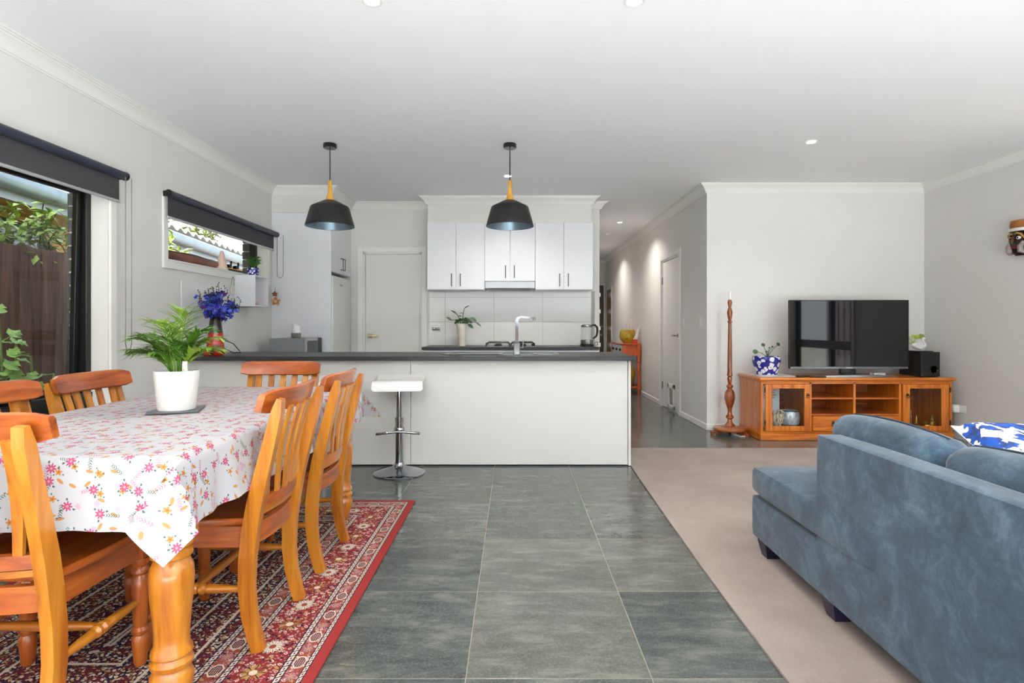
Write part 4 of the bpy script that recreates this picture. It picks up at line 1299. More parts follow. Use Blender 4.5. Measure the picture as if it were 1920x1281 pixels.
# on the kitchen window sill
lg = MB()
pts = [(XL - .06, 4.44 + .8 * i / 10, 1.701 - .004 * math.sin(i)) for i in range(11)]
tag(lg.tube(pts, [.040, .044, .045, .044, .043, .044, .044, .042, .040, .037, .028], 12).build('wooden_log', wood('red_brown_log', srgb(70, 26, 14), srgb(128, 58, 28), srgb(158, 84, 44), 'y'), loc=(XL - .06, 4.84, 1.655)), 'red-brown wooden log lying along the kitchen window sill', 'ornament')
cn = thing('cone_ornament', 'pale pink paper cone ornament standing on the kitchen window sill', 'ornament', (XL - .035, 5.30, 1.655))
MB().lathe([(.062, 1.656), (.040, 1.75), (.016, 1.83), (.0, 1.835)], (XL - .035, 5.30, 0), 24, sx=.8).build('cone', plain('blush_paper', srgb(240, 208, 190), .6, var=.06), cn)
MB().lathe([(.066, 1.655), (.064, 1.668), (.058, 1.67)], (XL - .035, 5.30, 0), 24, sx=.8).build('cone_hem', plain('white_paper', srgb(240, 236, 232), .6), cn)

# roller blinds
def blind(label, y0, y1, z, drop, chain, group, across=False):
    xr = XL + .062
    t = thing('roller_blind', label, 'blind', (xr, (y0 + y1) / 2, z), group)
    MB().lathe([(.027, y0), (.027, y1)], (xr, 0, z), 28, m=Matrix.Rotation(R(-90), 4, 'X')).build('roller', MAT['blind_tube'], t)
    MB().box(xr - .0245, xr - .0225, y0 + .02, y1 - .02, z - drop, z + .004).build('fabric', MAT['blind'], t, smooth=0)
    MB().box(xr - .031, xr - .016, y0 + .012, y1 - .012, z - drop - .02, z - drop, b=.005).build('bottom_rail', MAT['blind_rail'], t)
    for yy in (y0 - .012, y1):
        MB().box(XL + .017, xr + .004, yy, yy + .010, z - .022, z + .022, b=.004).lathe([(.029, yy - .003), (.029, yy + .013)], (xr, 0, z), 20, m=Matrix.Rotation(R(-90), 4, 'X')).build('bracket', MAT['black'], t)
    cl, half = chain
    pts = []
    yc = y1 + .002
    for i in range(25):
        a = i / 24
        if a < .42: pts.append((xr + .026, yc - half + .0 * a, z - .01 - (cl - half) * a / .42))
        elif a < .58:
            b = (a - .42) / .16 * math.pi
            pts.append((xr + .026, yc - half * math.cos(b), z - .01 - (cl - half) - half * math.sin(b)))
        else: pts.append((xr + .026, yc + half, z - .01 - (cl - half) * (1 - a) / .42))
    if across:                                  # loop hanging out from the wall instead of along it
        pts = [(x + .016 + (y - yc), yc - .004, zz) for (x, y, zz) in pts]
    MB().tube(pts, .0028, 6).build('chain', plain('grey_chain', srgb(120, 116, 112), .4, .4), t)
    return t
blind('dark grey roller blind half-raised over the window facing the fence', .30, 3.835, 2.145, .165, (1.16, .030), 'dark roller blinds')
blind('dark grey roller blind over the small kitchen window', 4.335, 6.285, 2.145, .165, (.47, .034), 'dark roller blinds', True)

# ------------------------------------------------------------------ fridge corner
fc = thing('fridge_cabinet', 'tall white cabinet enclosing the fridge with cupboards above', 'cabinet', ((XL + FRX) / 2, (FRY + YK) / 2, 0))
MB().box(XL + .002, FRX, FRY, FRY + .018, .002, FRZ - .002, b=.001).build('side_panel', MAT['white_lam'], fc, smooth=0)
MB().box(XL + .002, FRX - .02, FRY + .018, YK - .002, 1.74, FRZ - .002).build('cupboard_box', MAT['white_lam'], fc, smooth=0)
ym = (FRY + .018 + YK) / 2
for (a, b, hy) in ((FRY + .02, ym - .0015, ym - .045), (ym + .0015, YK - .004, ym + .045)):
    d = MB().box(FRX - .02, FRX - .002, a, b, 1.745, FRZ - .004, b=.0012).build('door', MAT['white_lam'], fc, smooth=0)
    MB().tube([(FRX - .004, hy, 1.79), (FRX + .028, hy, 1.79), (FRX + .028, hy, 1.92), (FRX - .004, hy, 1.92)], .005, 8).build('handle', MAT['handle'], d)
fr = thing('fridge', 'white upright fridge standing in the tall cabinet recess', 'fridge', ((XL + FRX) / 2, 6.70, 0))
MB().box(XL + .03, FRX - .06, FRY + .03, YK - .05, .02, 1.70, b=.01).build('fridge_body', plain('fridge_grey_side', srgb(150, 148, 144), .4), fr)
fw = plain('fridge_white', srgb(224, 222, 218), .3, var=.01)
MB().box(FRX - .06, FRX + .012, FRY + .03, YK - .05, .06, .62, b=.014, seg=3).build('freezer_door', fw, fr)
fd = MB().box(FRX - .06, FRX + .012, FRY + .03, YK - .05, .63, 1.70, b=.014, seg=3).build('fridge_door', fw, fr)
MB().box(FRX + .012, FRX + .014, 6.58, 6.68, 1.60, 1.615).build('badge', MAT['steel'], fd, smooth=0)
mwc = thing('side_bench', 'low white bench carrying the microwave against the window wall', 'cabinet', (-2.38, 6.0, 0))
MB().box(XL + .016, -2.10, 5.72, FRY - .003, .002, .70).build('bench_box', MAT['white_lam'], mwc, smooth=0)
MB().box(XL + .016, -2.08, 5.70, FRY - .003, .70, .725, b=.002).build('bench_top', MAT['counter'], mwc, smooth=0)
mw = thing('microwave', 'silver microwave with dark glass door beside the fridge panel', 'microwave', (-2.34, 6.02, .725))
MX0, MX1, MY0, MY1 = -2.50, -2.12, 5.80, 6.275
MB().box(MX0, MX1 - .02, MY0, MY1, .735, 1.008, b=.004).build('casing', plain('silver_casing', srgb(150, 152, 154), .35, .4, var=.02), mw)
dr = MB().box(MX1 - .02, MX1, MY0 + .002, MY1 - .13, .737, 1.006, b=.004).build('oven_door', plain('silver_door', srgb(190, 190, 190), .3, .5), mw)
MB().box(MX1, MX1 + .003, MY0 + .03, MY1 - .15, .765, .98, b=.001).build('door_glass', plain('dark_glass', srgb(52, 46, 40), .1), dr)
MB().box(MX1 - .02, MX1, MY1 - .128, MY1 - .002, .737, 1.006, b=.004).build('control_panel', MAT['black'], mw)
for yy in (MY0 + .05, MY1 - .05):
    for xx in (MX0 + .05, MX1 - .06):
        MB().lathe([(.015, .725), (.012, .736)], (xx, yy, 0), 10).build('foot', MAT['black'], mw)
spk = thing('smart_speaker', 'small white and grey smart speaker on top of the microwave', 'speaker', (-2.30, 6.0, 1.008))
MB().lathe([(.0, 1.009), (.040, 1.009), (.046, 1.016), (.048, 1.05), (.0465, 1.06)], (-2.30, 6.0, 0), 28).build('fabric_base', plain('grey_knit', srgb(120, 116, 112), .9, var=.1, scale=120), spk)
mtop = MB()
seg = 28
rows = [(.0465, 1.0605), (.045, 1.09), (.0425, 1.12), (.040, 1.135)]
mtop.lathe(rows, (-2.30, 6.0, 0), seg)
mtop.v = [(x, y, z - (.022 * (x + 2.26) / .08 if z > 1.13 else 0)) for (x, y, z) in mtop.v]
mtop.build('white_shell', MAT['white'], spk)

# ------------------------------------------------------------------ back run: wall cupboards, hood, bench
DY = 6.74
EDG = [-1.033, -.689, -.349, -.049, .249, .589, .936]
units = [(0, 2, 1.566, 'white two-door wall cupboard left of the range hood', 'wall cupboards over the back bench'), (2, 4, 1.664, 'short white two-door cupboard directly above the range hood', 'wall cupboards over the back bench'), (4, 6, 1.566, 'white two-door wall cupboard right of the range hood', 'wall cupboards over the back bench')]
units = [(a, b, z, l.replace('left of the range hood', 'on the pantry-door side of the range hood').replace('right of the range hood', 'on the hall side of the range hood'), g) for (a, b, z, l, g) in units]
for (a, b, zb, lab, g) in units:
    t = thing('wall_cupboard', lab, 'cupboard', ((EDG[a] + EDG[b]) / 2, 6.9, zb), g)
    MB().box(EDG[a] + .001, EDG[b] - .001, DY + .0185, YK - .002, zb, BKZ - .003).build('cupboard_box', MAT['white_lam'], t, smooth=0)
    for i in (a, a + 1):
        d = MB().box(EDG[i] + .0018, EDG[i + 1] - .0018, DY, DY + .018, zb + .001, BKZ - .005, b=.0015).build('door', MAT['white_lam'], t, smooth=0)
        hx = EDG[i + 1] - .052 if i == a else EDG[i] + .052
        MB().bar([(hx, DY, zb + .042), (hx, DY - .028, zb + .042), (hx, DY - .028, zb + .185), (hx, DY, zb + .185)], .010, .008, side=(1, 0, 0)).build('handle', MAT['handle'], d, smooth=0)
hood = thing('range_hood', 'slim stainless range hood below the middle cupboard', 'range hood', (-.05, 6.9, 1.56))
MB().box(EDG[2] + .003, EDG[4] - .003, DY - .006, YK - .003, 1.580, 1.661, b=.003).build('hood_body', MAT['steel'], hood)
MB().box(EDG[2] + .05, EDG[4] - .05, DY + .02, YK - .05, 1.566, 1.580).build('filter', MAT['handle'], hood, smooth=0)

# splashback tiles, 600 x 300, on the back wall
grout = MB().box(-1.06, XHL - .06, YK - .004, YK, .892, 1.566).build('splash_bed', MAT['grout_w'], wb, smooth=0)
SXS = [-1.088, -.857, -.250, .355, .957]
SZS = [.893, 1.183, 1.489, 1.566]
for i in range(4):
    for j in range(3):
        MB().box(max(SXS[i], -1.06) + .0015, SXS[i + 1] - .0015, YK - .011, YK - .003, SZS[j] + .0015, SZS[j + 1] - .0015, b=.001).build('tile', MAT['splash'], wb, smooth=0)
# base cupboards and bench top
BYF = 6.50
for (a, b, lab) in ((-1.05, -.38, 'white base cupboard under the back bench on the pantry-door side'), (-.38, .29, 'white base cupboard under the gas cooktop'), (.29, .96, 'white base cupboard under the back bench on the hall side')):
    t = thing('base_cupboard', lab, 'cupboard', ((a + b) / 2, 6.8, 0), 'base cupboards of the back bench')
    MB().box(a + .001, b - .001, BYF + .04, YK - .013, .002, .857).build('cupboard_box', MAT['white_lam'], t, smooth=0)
    m_ = (a + b) / 2
    for (p, q, hx) in ((a + .002, m_ - .001, m_ - .04), (m_ + .001, b - .002, m_ + .04)):
        d = MB().box(p, q, BYF + .02, BYF + .038, .10, .852, b=.0015).build('door', MAT['white_lam'], t, smooth=0)
        MB().bar([(hx, BYF + .02, .66), (hx, BYF - .006, .66), (hx, BYF - .006, .80), (hx, BYF + .02, .80)], .01, .008, side=(1, 0, 0)).build('handle', MAT['handle'], d, smooth=0)
tag(MB().box(-1.058, .972, BYF, YK - .012, CZ0, CZ1, b=.002).build('bench_worktop', MAT['counter'], loc=(0, 6.8, CZ0), smooth=0), 'charcoal laminate worktop of the back bench below the splashback', 'worktop')
# gas cooktop
ck = thing('gas_cooktop', 'stainless gas cooktop with black cast trivets on the back bench', 'cooktop', (-.04, 6.78, CZ1))
MB().box(-.34, .25, 6.56, 7.0, CZ1, CZ1 + .008, b=.003).build('hob_plate', MAT['steel'], ck)
for (bx_, by_) in ((-.19, 6.68), (-.19, 6.90), (.10, 6.68), (.10, 6.90)):
    MB().lathe([(.045, CZ1 + .008), (.045, CZ1 + .018), (.034, CZ1 + .020), (.034, CZ1 + .028), (0, CZ1 + .028)], (bx_, by_, 0), 20).build('burner', MAT['black'], ck)
for x0_ in (-.325, -.035):
    mb = MB()
    x1_ = x0_ + .27
    zt = CZ1 + .048
    for yy in (6.585, 6.975):
        mb.tube([(x0_, yy, zt - .012), (x0_ + .02, yy, zt), (x1_ - .02, yy, zt), (x1_, yy, zt - .012)], .007, 6)
    for xx in (x0_, x1_):
        mb.tube([(xx, 6.585, zt - .012), (xx, 6.975, zt - .012)], .007, 6)
        for yy in (6.585, 6.975): mb.tube([(xx, yy, CZ1 + .008), (xx, yy, zt - .01)], .008, 6)
    for yy in (6.68, 6.90):
        for s in (-1, 1):
            xm = (x0_ + x1_) / 2
            mb.tube([(xm + s * .135, yy, zt - .012), (xm + s * .09, yy, zt + .002), (xm + s * .03, yy, zt + .002)], .006, 6)
            mb.tube([(xm, yy + s * .09, zt), (xm, yy + s * .03, zt + .002)], .006, 6)
    mb.build('trivet', MAT['black'], ck)
for i in range(4):
    MB().lathe([(.014, CZ1 + .008), (.014, CZ1 + .026), (0, CZ1 + .027)], (.222, 6.62 + i * .09, 0), 14).build('knob', MAT['black'], ck)
# kettle
KX, KY = .865, 6.78
kt = thing('glass_kettle', 'glass and steel electric kettle with black handle at the bench end', 'kettle', (KX, KY, CZ1))
MB().lathe([(0, 0), (.082, 0), (.084, .006), (.080, .022), (.076, .024)], (KX, KY, CZ1), 28).build('power_base', MAT['black'], kt)
MB().lathe([(.076, .026), (.077, .03), (.077, .075), (.074, .078), (0, .078)], (KX, KY, CZ1), 28).build('steel_base', MAT['steel'], kt)
MB().lathe([(.074, .079), (.072, .15), (.066, .225)], (KX, KY, CZ1), 28, cap=False).build('glass_body', MAT['glass_clear'], kt)
lid = MB().lathe([(.067, .226), (.069, .23), (.066, .252), (.05, .258), (0, .262)], (KX, KY, CZ1), 28)
lid.bar([(KX - .05, KY, CZ1 + .246), (KX - .088, KY, CZ1 + .262)], .03, .012, side=(0, 1, 0))
lid.build('lid', MAT['steel'], kt)
MB().tube([(KX + .060, KY, CZ1 + .25), (KX + .10, KY, CZ1 + .252), (KX + .125, KY, CZ1 + .225), (KX + .128, KY, CZ1 + .17), (KX + .115, KY, CZ1 + .12), (KX + .075, KY, CZ1 + .09)], [.011, .013, .014, .013, .012, .010], 10).build('kettle_handle', MAT['black'], kt)
MB().tube([(KX + .08, KY - .02, CZ1 + .01), (KX + .12, KY - .04, CZ1 + .012), (KX + .125, KY - .03, CZ1 + .05), (KX + .11, KY + .03, CZ1 + .05), (KX + .105, KY + .10, CZ1 + .012), (KX + .06, KY + .2, CZ1 + .008)], .0035, 6).build('power_cord', MAT['black'], kt)
# vase with drooping plant on the bench
BX, BY = -.635, 6.88
bv = thing('bench_vase', 'cream marbled vase of wilting leafy stems on the back bench', 'vase', (BX, BY, CZ1))
MB().lathe([(0, 0), (.044, 0), (.046, .006), (.048, .12), (.062, .23), (.064, .27), (.060, .27), (.05, .2), (.042, .02), (0, .02)], (BX, BY, CZ1), 28).build('vase_body', plain('marbled_cream', srgb(232, 224, 210), .4, var=.10, scale=14), bv)
rb = random.Random(8)
for k, (dx, dz, lw) in enumerate(((-.10, .05, .03), (-.05, .13, .022), (.03, .19, .016), (.06, .06, .05), (.02, .06, .055), (.15, .02, .025), (.07, .0, .05), (.10, .08, .045), (-.02, .05, .05))):
    b = Vector((BX + dx * .2, BY - .02, CZ1 + .26)); tip = b + Vector((dx, -.03, dz))
    mb = MB().tube([b, b.lerp(tip, .5) + Vector((0, 0, .03)), tip], .004, 6)
    mb.leaf(tip, (math.copysign(.6, dx), -.2, -.35 if k > 2 else .5), (0, -.7, .6), .075, lw, .2, .25, 3)
    mb.leaf(b.lerp(tip, .6) + Vector((0, 0, .02)), (math.copysign(.4, -dx), -.4, .1), (0, -.6, .7), .06, lw, .2, .25, 3)
    mb.build('leafy_stem', MAT['green_dk'], bv, smooth=60)
ot = outlet('wall_outlet', 'white double power outlet with plugs on the tiled splashback', 'y', YK - .011, -.965, 1.105, -1)
for dx in (-.026, .026):
    MB().box(-.965 + dx - .019, -.965 + dx + .019, YK - .055, YK - .019, 1.082, 1.118, b=.008, seg=2).build('plug', MAT['steel'], ot)

# ------------------------------------------------------------------ bar stools
def stool():
    t = thing('bar_stool', 'stool', 'stool', (0, 0, 0), group='white chrome bar stools at the island', local=True)
    MB().lathe([(.0, .001), (.197, .001), (.198, .006), (.19, .014), (.12, .030), (.06, .050), (.038, .072), (.034, .085), (0, .085)], (0, 0, 0), 48).build('base', MAT['chrome'], t)
    MB().lathe([(.030, .085), (.030, .40), (.033, .402), (.033, .43), (.022, .432), (.022, .655)], (0, 0, 0), 28).build('column', MAT['chrome'], t)
    pts = [(.10, -.16, .322), (.125, -.12, .330), (.13, -.06, .338), (.122, 0, .340), (.13, .06, .338), (.125, .12, .330), (.10, .16, .322)]
    mb = MB().tube(pts, .010, 10)
    mb.tube([(.122, 0, .340), (.02, 0, .335)], .009, 8)
    mb.lathe([(.038, .312), (.040, .318), (.040, .348), (.036, .354)], (0, 0, 0), 24)
    mb.build('footrest', MAT['chrome'], t)
    MB().tube([(-.02, 0, .655), (-.035, -.012, .62), (-.045, -.016, .585)], [.006, .006, .016], 8).build('height_lever', MAT['black'], t)
    MB().box(-.09, .09, -.09, .09, .655, .672, b=.003).build('seat_plate', MAT['black'], t)
    # moulded seat, both ends curling, one end up and one down
    n = 22; vs = []; fs = []
    sec = [(-.185, -.004), (-.17, .0), (.17, .0), (.185, -.004), (.187, -.02), (.17, -.034), (-.17, -.034), (-.187, -.02)]
    for i in range(n + 1):
        a = -1 + 2 * i / n
        x = a * .20
        z = .712
        if a < -.45: z += .030 * ((-a - .45) / .55) ** 1.8
        if a > .62: z += .012 - .040 * ((a - .62) / .38) ** 2.2; x = .12 + .055 * math.sin((a - .62) / .38 * math.pi / 2) + .005
        elif a > .1: z += .012 * (a - .1) / .52
        for (y, dz) in sec: vs.append((x, y, z + dz))
    m = len(sec)
    for i in range(n):
        for k in range(m):
            fs.append((i * m + k, i * m + (k + 1) % m, (i + 1) * m + (k + 1) % m, (i + 1) * m + k))
    fs += [tuple(range(m))[::-1], tuple(range(n * m, n * m + m))]
    MB().add(vs, fs).build('seat', plain('white_vinyl', srgb(236, 233, 230), .35, var=.02), t)
    return t
s0 = stool()
place(s0, (-.885, 4.38, 0), R(-84), 'white bar stool on a chrome pedestal standing free of the table at the island')
place(copy_tree(s0), (-1.46, 4.33, 0), R(-84), 'white bar stool at the island mostly hidden behind the dining chairs')

# ------------------------------------------------------------------ pendants, downlights
def pendant(label, x, y):
    t = thing('pendant_lamp', label, 'lamp', (x, y, 1.97), 'black pendants over the island')
    MB().lathe([(0, ZC), (.054, ZC), (.056, ZC - .006), (.056, ZC - .030), (.050, ZC - .036), (0, ZC - .036)], (x, y, 0), 28).build('canopy', MAT['black_gloss'], t)
    MB().tube([(x, y, ZC - .03), (x, y, 2.36)], .0045, 8).build('cord', MAT['black'], t)
    MB().lathe([(.013, 2.362), (.0145, 2.360), (.0155, 2.30), (.021, 2.25), (.032, 2.21), (.036, 2.196)], (x, y, 0), 24).build('wooden_neck', MAT['neck'], t)
    shp = [(.034, 2.198), (.060, 2.188), (.150, 2.142), (.158, 2.134), (.200, 1.985), (.201, 1.975)]
    MB().lathe(shp + [(.198, 1.975), (.155, 2.128), (.05, 2.18), (0.02, 2.19)], (x, y, 0), 48, cap=False).build('shade', plain('matt_black_shade', srgb(34, 33, 33), .42, .2, var=.05), t)
    MB().lathe([(.1965, 1.976), (.1535, 2.127), (.05, 2.178), (.02, 2.186)], (x, y, 0), 48, cap=False).build('shade_lining', plain('silver_blue_lining', srgb(120, 142, 156), .3, .6), t)
    MB().lathe([(0, 2.03), (.022, 2.04), (.030, 2.065), (.026, 2.095), (.014, 2.13), (.014, 2.18)], (x, y, 0), 16).build('bulb', MAT['white_cer'], t)
pendant('black pendant lamp with wooden neck hanging nearer the fridge', -1.555, 4.80)
pendant('black pendant lamp with wooden neck hanging in front of the range hood', -.036, 4.80)

def downlight(label, x, y, w=1.0):
    t = thing('downlight', label, 'light', (x, y, ZC), 'recessed ceiling downlights')
    MB().lathe([(.046, ZC - .001), (.048, ZC - .007), (.036, ZC - .006), (.034, ZC - .002)], (x, y, 0), 28, cap=False).build('ring', MAT['white'], t)
    MB().lathe([(0, ZC - .003), (.035, ZC - .003)], (x, y, 0), 24, cap=False).build('lens', MAT['lamp_on'], t)
    ld = bpy.data.lights.new('downlight_lamp', 'AREA'); ld.shape = 'DISK'; ld.size = .07; ld.spread = R(130)
    ld.energy = LAMP_W * w; ld.color = LAMP_COL
    lo = bpy.data.objects.new('downlight_lamp', ld); COL.objects.link(lo)
    lo.parent = t; lo.location = (0, 0, -.009)
for (x, y, lab, w) in ((2.477, 4.74, 'lit downlight in the ceiling in front of the television', 1), (-.066, 5.82, 'lit downlight between the island and the wall cupboards', 1.5),
                    (-.67, 2.68, 'lit downlight in the ceiling beside the dining table', 1), (.568, 2.68, 'lit downlight in the ceiling above the tiled walkway', 1),
                    (1.566, 8.43, 'lit downlight in the hall ceiling', 1.4), (1.566, 10.9, 'lit downlight deep in the hall before the front door', 1.4),
                    (2.477, 2.4, 'lit downlight above the blue sofa', 1), (-1.95, .6, 'lit downlight by the window wall behind the dining end', 1), (.0, .2, 'lit downlight over the walkway by the glass door', 1),
                    (2.477, .1, 'lit downlight over the far end of the sofa', 1), (-1.95, 5.82, 'lit downlight over the microwave', .0)):
    if w: downlight(lab, x, y, w)
sd = thing('smoke_detector', 'round white smoke detector on the hall ceiling', 'detector', (1.578, 9.45, ZC))
MB().lathe([(.055, ZC), (.056, ZC - .012), (.05, ZC - .03), (.03, ZC - .038), (0, ZC - .038)], (1.578, 9.45, 0), 24).build('detector_case', MAT['white'], sd)
MB().lathe([(.057, ZC), (.060, ZC - .004), (.056, ZC - .010)], (1.578, 9.45, 0), 24, cap=False).build('base_ring', MAT['trim'], sd)

# ------------------------------------------------------------------ hall
for (y, z, lab) in ((7.0, 1.17, 'white light switch beside the hall door architrave'), (6.38, 1.17, 'white light switch near the hall corner by the lamp stand')):
    t = thing('light_switch', lab, 'switch', (XHR, y, z), 'hall light switches')
    MB().box(XHR - .008, XHR, y - .036, y + .036, z - .058, z + .058, b=.003).build('face_plate', MAT['white'], t)
    for k in (-.02, .02): MB().box(XHR - .012, XHR - .008, y - .007, y + .007, z + k - .011, z + k + .011, b=.001).build('rocker', MAT['trim'], t)
# orange console table against the hall wall
CX0, CX1, CY0, CY1, CT = 1.77, 2.078, 9.30, 10.40, .845
con = thing('console_table', 'orange-stained console table with turned legs along the hall wall', 'table', ((CX0 + CX1) / 2, (CY0 + CY1) / 2, 0))
MB().box(CX0, CX1, CY0, CY1, CT - .022, CT, b=.005).build('table_top', MAT['orange'], con)
MB().box(CX0 + .03, CX1 - .01, CY0 + .03, CY0 + .05, CT - .20, CT - .022).build('apron', MAT['orange'], con)
MB().box(CX0 + .03, CX1 - .01, CY1 - .05, CY1 - .03, CT - .20, CT - .022).build('apron', MAT['orange'], con)
MB().box(CX0 + .03, CX0 + .05, CY0 + .05, CY1 - .05, CT - .20, CT - .022).build('apron', MAT['orange'], con)
kw = plain('blue_white_paint', srgb(198, 208, 222), .4, var=.08)
for i in range(3):
    a = CY0 + .07 + i * .325
    d = MB().box(CX0 + .014, CX0 + .03, a, a + .30, CT - .185, CT - .035, b=.003).build('drawer', kw, con)
    MB().lathe([(.02, 0), (.024, .012), (.012, .03), (0, .032)], (CX0 + .014, a + .15, CT - .11), 12, m=Matrix.Rotation(R(-90), 4, 'Y')).build('knob', MAT['black'], d)
CLEG = [(.018, .001), (.026, .03), (.018, .06), (.024, .068), (.020, .08)]
CLEG2 = [(.022, .17), (.028, .18), (.019, .20), (.024, .30), (.026, .42), (.018, .53), (.028, .54), (.028, .55), (.020, .56), (.028, .60), (.022, .628)]
for xx in (CX0 + .035, CX1 - .035):
    for yy in (CY0 + .035, CY1 - .035):
        mb = MB().lathe(CLEG, (xx, yy, 0), 16).lathe(CLEG2, (xx, yy, 0), 16)
        mb.box(xx - .028, xx + .028, yy - .028, yy + .028, .08, .17, b=.004).box(xx - .028, xx + .028, yy - .028, yy + .028, .628, CT - .022, b=.004)
        mb.build('leg', MAT['orange'], con)
MB().box(CX0 + .02, CX1 - .01, CY0 + .02, CY1 - .02, .115, .14, b=.003).build('lower_shelf', MAT['orange'], con)
FBX, FBY = 1.90, 9.52
fb = thing('fish_bowl', 'round glass bowl of amber liquid on the console table', 'bowl', (FBX, FBY, CT))
bp = [(0, 0), (.075, .0), (.118, .045), (.14, .11), (.132, .18), (.105, .235), (.10, .25)]
MB().lathe(bp, (FBX, FBY, CT), 28, cap=False).build('glass_bowl', MAT['glass_clear'], fb)
ka = M('amber_liquid', .12); ka.color(ka.ramp(ka.noise(ka.coord(), 14, 3), [(.3, srgb(196, 140, 14)), (.6, srgb(236, 204, 60))])); ka.b.inputs['Transmission Weight'].default_value = .35
MB().lathe([(0, .004), (.072, .004), (.114, .047), (.136, .11), (.128, .18), (.108, .222), (0, .222)], (FBX, FBY, CT), 28).build('amber_liquid', ka.m, fb)
peb = MB(); rq = random.Random(3)
for k in range(26):
    a = rq.uniform(0, 6.28); q = rq.uniform(.07, .116)
    peb.lathe([(0, -.012), (.014, -.004), (.014, .005), (0, .012)], (FBX + q * math.cos(a), FBY + q * math.sin(a), CT + .012 + (q - .05) * .9), 7)
peb.build('pebbles', plain('red_brown_pebble', srgb(112, 44, 18), .5, var=.3), fb, kind='stuff')
tag(MB().tube([(FBX - .03, FBY - .1, CT + .255), (FBX - .035, FBY - .1, CT + .32), (FBX - .02, FBY - .1, CT + .335), (FBX - .003, FBY - .1, CT + .325), (FBX + .005, FBY - .1, CT + .29), (FBX + .012, FBY - .09, CT + .25)], .007, 8).build('candy_cane', plain('striped_pink', srgb(226, 196, 192), .4, var=.12, scale=60), loc=(FBX, FBY - .1, CT + .25)), 'pale hooked cane resting on the rim of the fish bowl', 'ornament')
rbx = thing('red_box', 'small red box with white corner ornament beside the fish bowl', 'box', (2.0, 9.36, CT))
MB().box(1.95, 2.03, 9.33, 9.37, CT, CT + .07, b=.003).build('box_body', plain('red_card', srgb(206, 60, 40), .5, var=.12, scale=40), rbx)
MB().prism([(1.96, CT + .06), (2.07, CT + .30), (2.075, CT + .30), (2.03, CT + .06)], 'y', 9.38, 9.40).build('white_spray', plain('pale_spray', srgb(222, 220, 216), .6), rbx)
yv = thing('yellow_vase', 'ochre yellow vase on the lower shelf of the console table', 'vase', (1.93, 9.42, .14))
MB().lathe([(0, .141), (.06, .141), (.068, .16), (.10, .30), (.105, .36), (.09, .42), (.05, .46), (.042, .48), (.052, .50), (.045, .50), (.035, .48), (0, .47)], (1.905, 9.44, 0), 24).build('vase_body', plain('ochre_glaze', srgb(160, 128, 24), .25, var=.12), yv)
MB().lathe([(.0455, .478), (.047, .482), (.0455, .486)], (1.905, 9.44, 0), 24, cap=False).build('neck_ring', MAT['brass'], yv)
tag(MB().box(1.80, 2.04, 9.62, 9.98, .141, .20, b=.02, seg=2).build('folded_cloth', plain('blue_cloth', srgb(120, 140, 168), .9, var=.15), loc=(1.92, 9.8, .14)), 'folded blue cloth on the lower shelf of the console table', 'cloth')

# ------------------------------------------------------------------ living side: carpet
kc = M('grey_mauve_carpet', 1.0, 0, .1)
kn = kc.noise(kc.coord(), 2.2, 4, .6); kn2 = kc.noise(kc.coord(), 260, 2)
kc.color(kc.mix(kn2.smooth(.3, .7) * .35, kc.ramp(kn, [(.3, srgb(150, 137, 131)), (.7, srgb(172, 158, 151))]), srgb(128, 116, 112)))
kc.bump(kn2, .5, .004)
edge = [(.87, 0.0), (.868, 1.6), (.869, 2.03), (.871, 2.34), (.878, 2.7), (.888, 3.02), (.905, 3.6), (.925, 4.2), (.945, 4.62), (.958, 5.235)]
poly = edge + [(3.95, 5.245), (3.95, 0.0)]
tag(MB().prism(poly, 'z', .001, .010).build('floor_carpet', kc.m, loc=(2.4, 2.6, 0)), 'plain grey-mauve carpet laid over the tiles under the blue sofa', 'carpet')

# sofa with chaise
ks = M('blue_suede', .95, 0, .2)
v = ks.coord()
n1 = ks.noise(v, 6.5, 9, .76, .4); n2 = ks.noise(v, 60, 3)
ks.color(ks.mix(n2.smooth(.35, .7) * .35, ks.ramp(n1, [(.3, srgb(30, 44, 55)), (.5, srgb(58, 78, 95)), (.68, srgb(90, 111, 128))]), srgb(50, 66, 80)))
ks.b.inputs['Sheen Weight'].default_value = .25; ks.b.inputs['Sheen Roughness'].default_value = .5
ks.bump(n2, .25, .003)
suede = ks.m
XB = 1.192
sofa = thing('chaise_sofa', 'long blue-grey suede sofa with an open chaise end on dark block legs', 'sofa', (1.65, 1.6, .01))
MB().soft(XB + .002, 2.34, .25, 2.868, .082, .292, .018, 4).build('base', suede, sofa)
MB().soft(XB, XB + .115, .25, 2.257, .0825, .712, .022, 6).build('back_frame', suede, sofa)
def seam(pts, parent):
    MB().tube(pts, .0035, 6).build('piping', plain('blue_piping', srgb(52, 68, 84), .9), parent)
sc = MB().soft(XB - .006, 2.36, 1.80, 2.875, .293, .442, .045, 8, bulge=(0, 0, .012)).build('chaise_cushion', suede, sofa)
c2 = MB().soft(XB + .118, 2.36, 1.04, 1.795, .293, .442, .045, 8, bulge=(0, 0, .012)).build('seat_cushion', suede, sofa)
c3 = MB().soft(XB + .118, 2.36, .27, 1.035, .293, .442, .045, 8, bulge=(0, 0, .012)).build('seat_cushion', suede, sofa)
def lean(p):
    x, y, z = p
    return (x - .06 * (z - .45) / .32 + .03, y, z + .0)
for (a, b) in ((1.785, 2.40), (1.165, 1.780), (.545, 1.160)):
    bc = MB().soft(XB + .135, XB + .33, a, b, .43, .765, .075, 9, bulge=(.02, .006, .018), fn=lean).build('back_cushion', suede, sofa)
    seam([(XB + .235 - .052 + .03, a + .05 + (b - a - .1) * i / 8, .7705 + .016 * (1 - (2 * i / 8 - 1) ** 2)) for i in range(9)], bc)
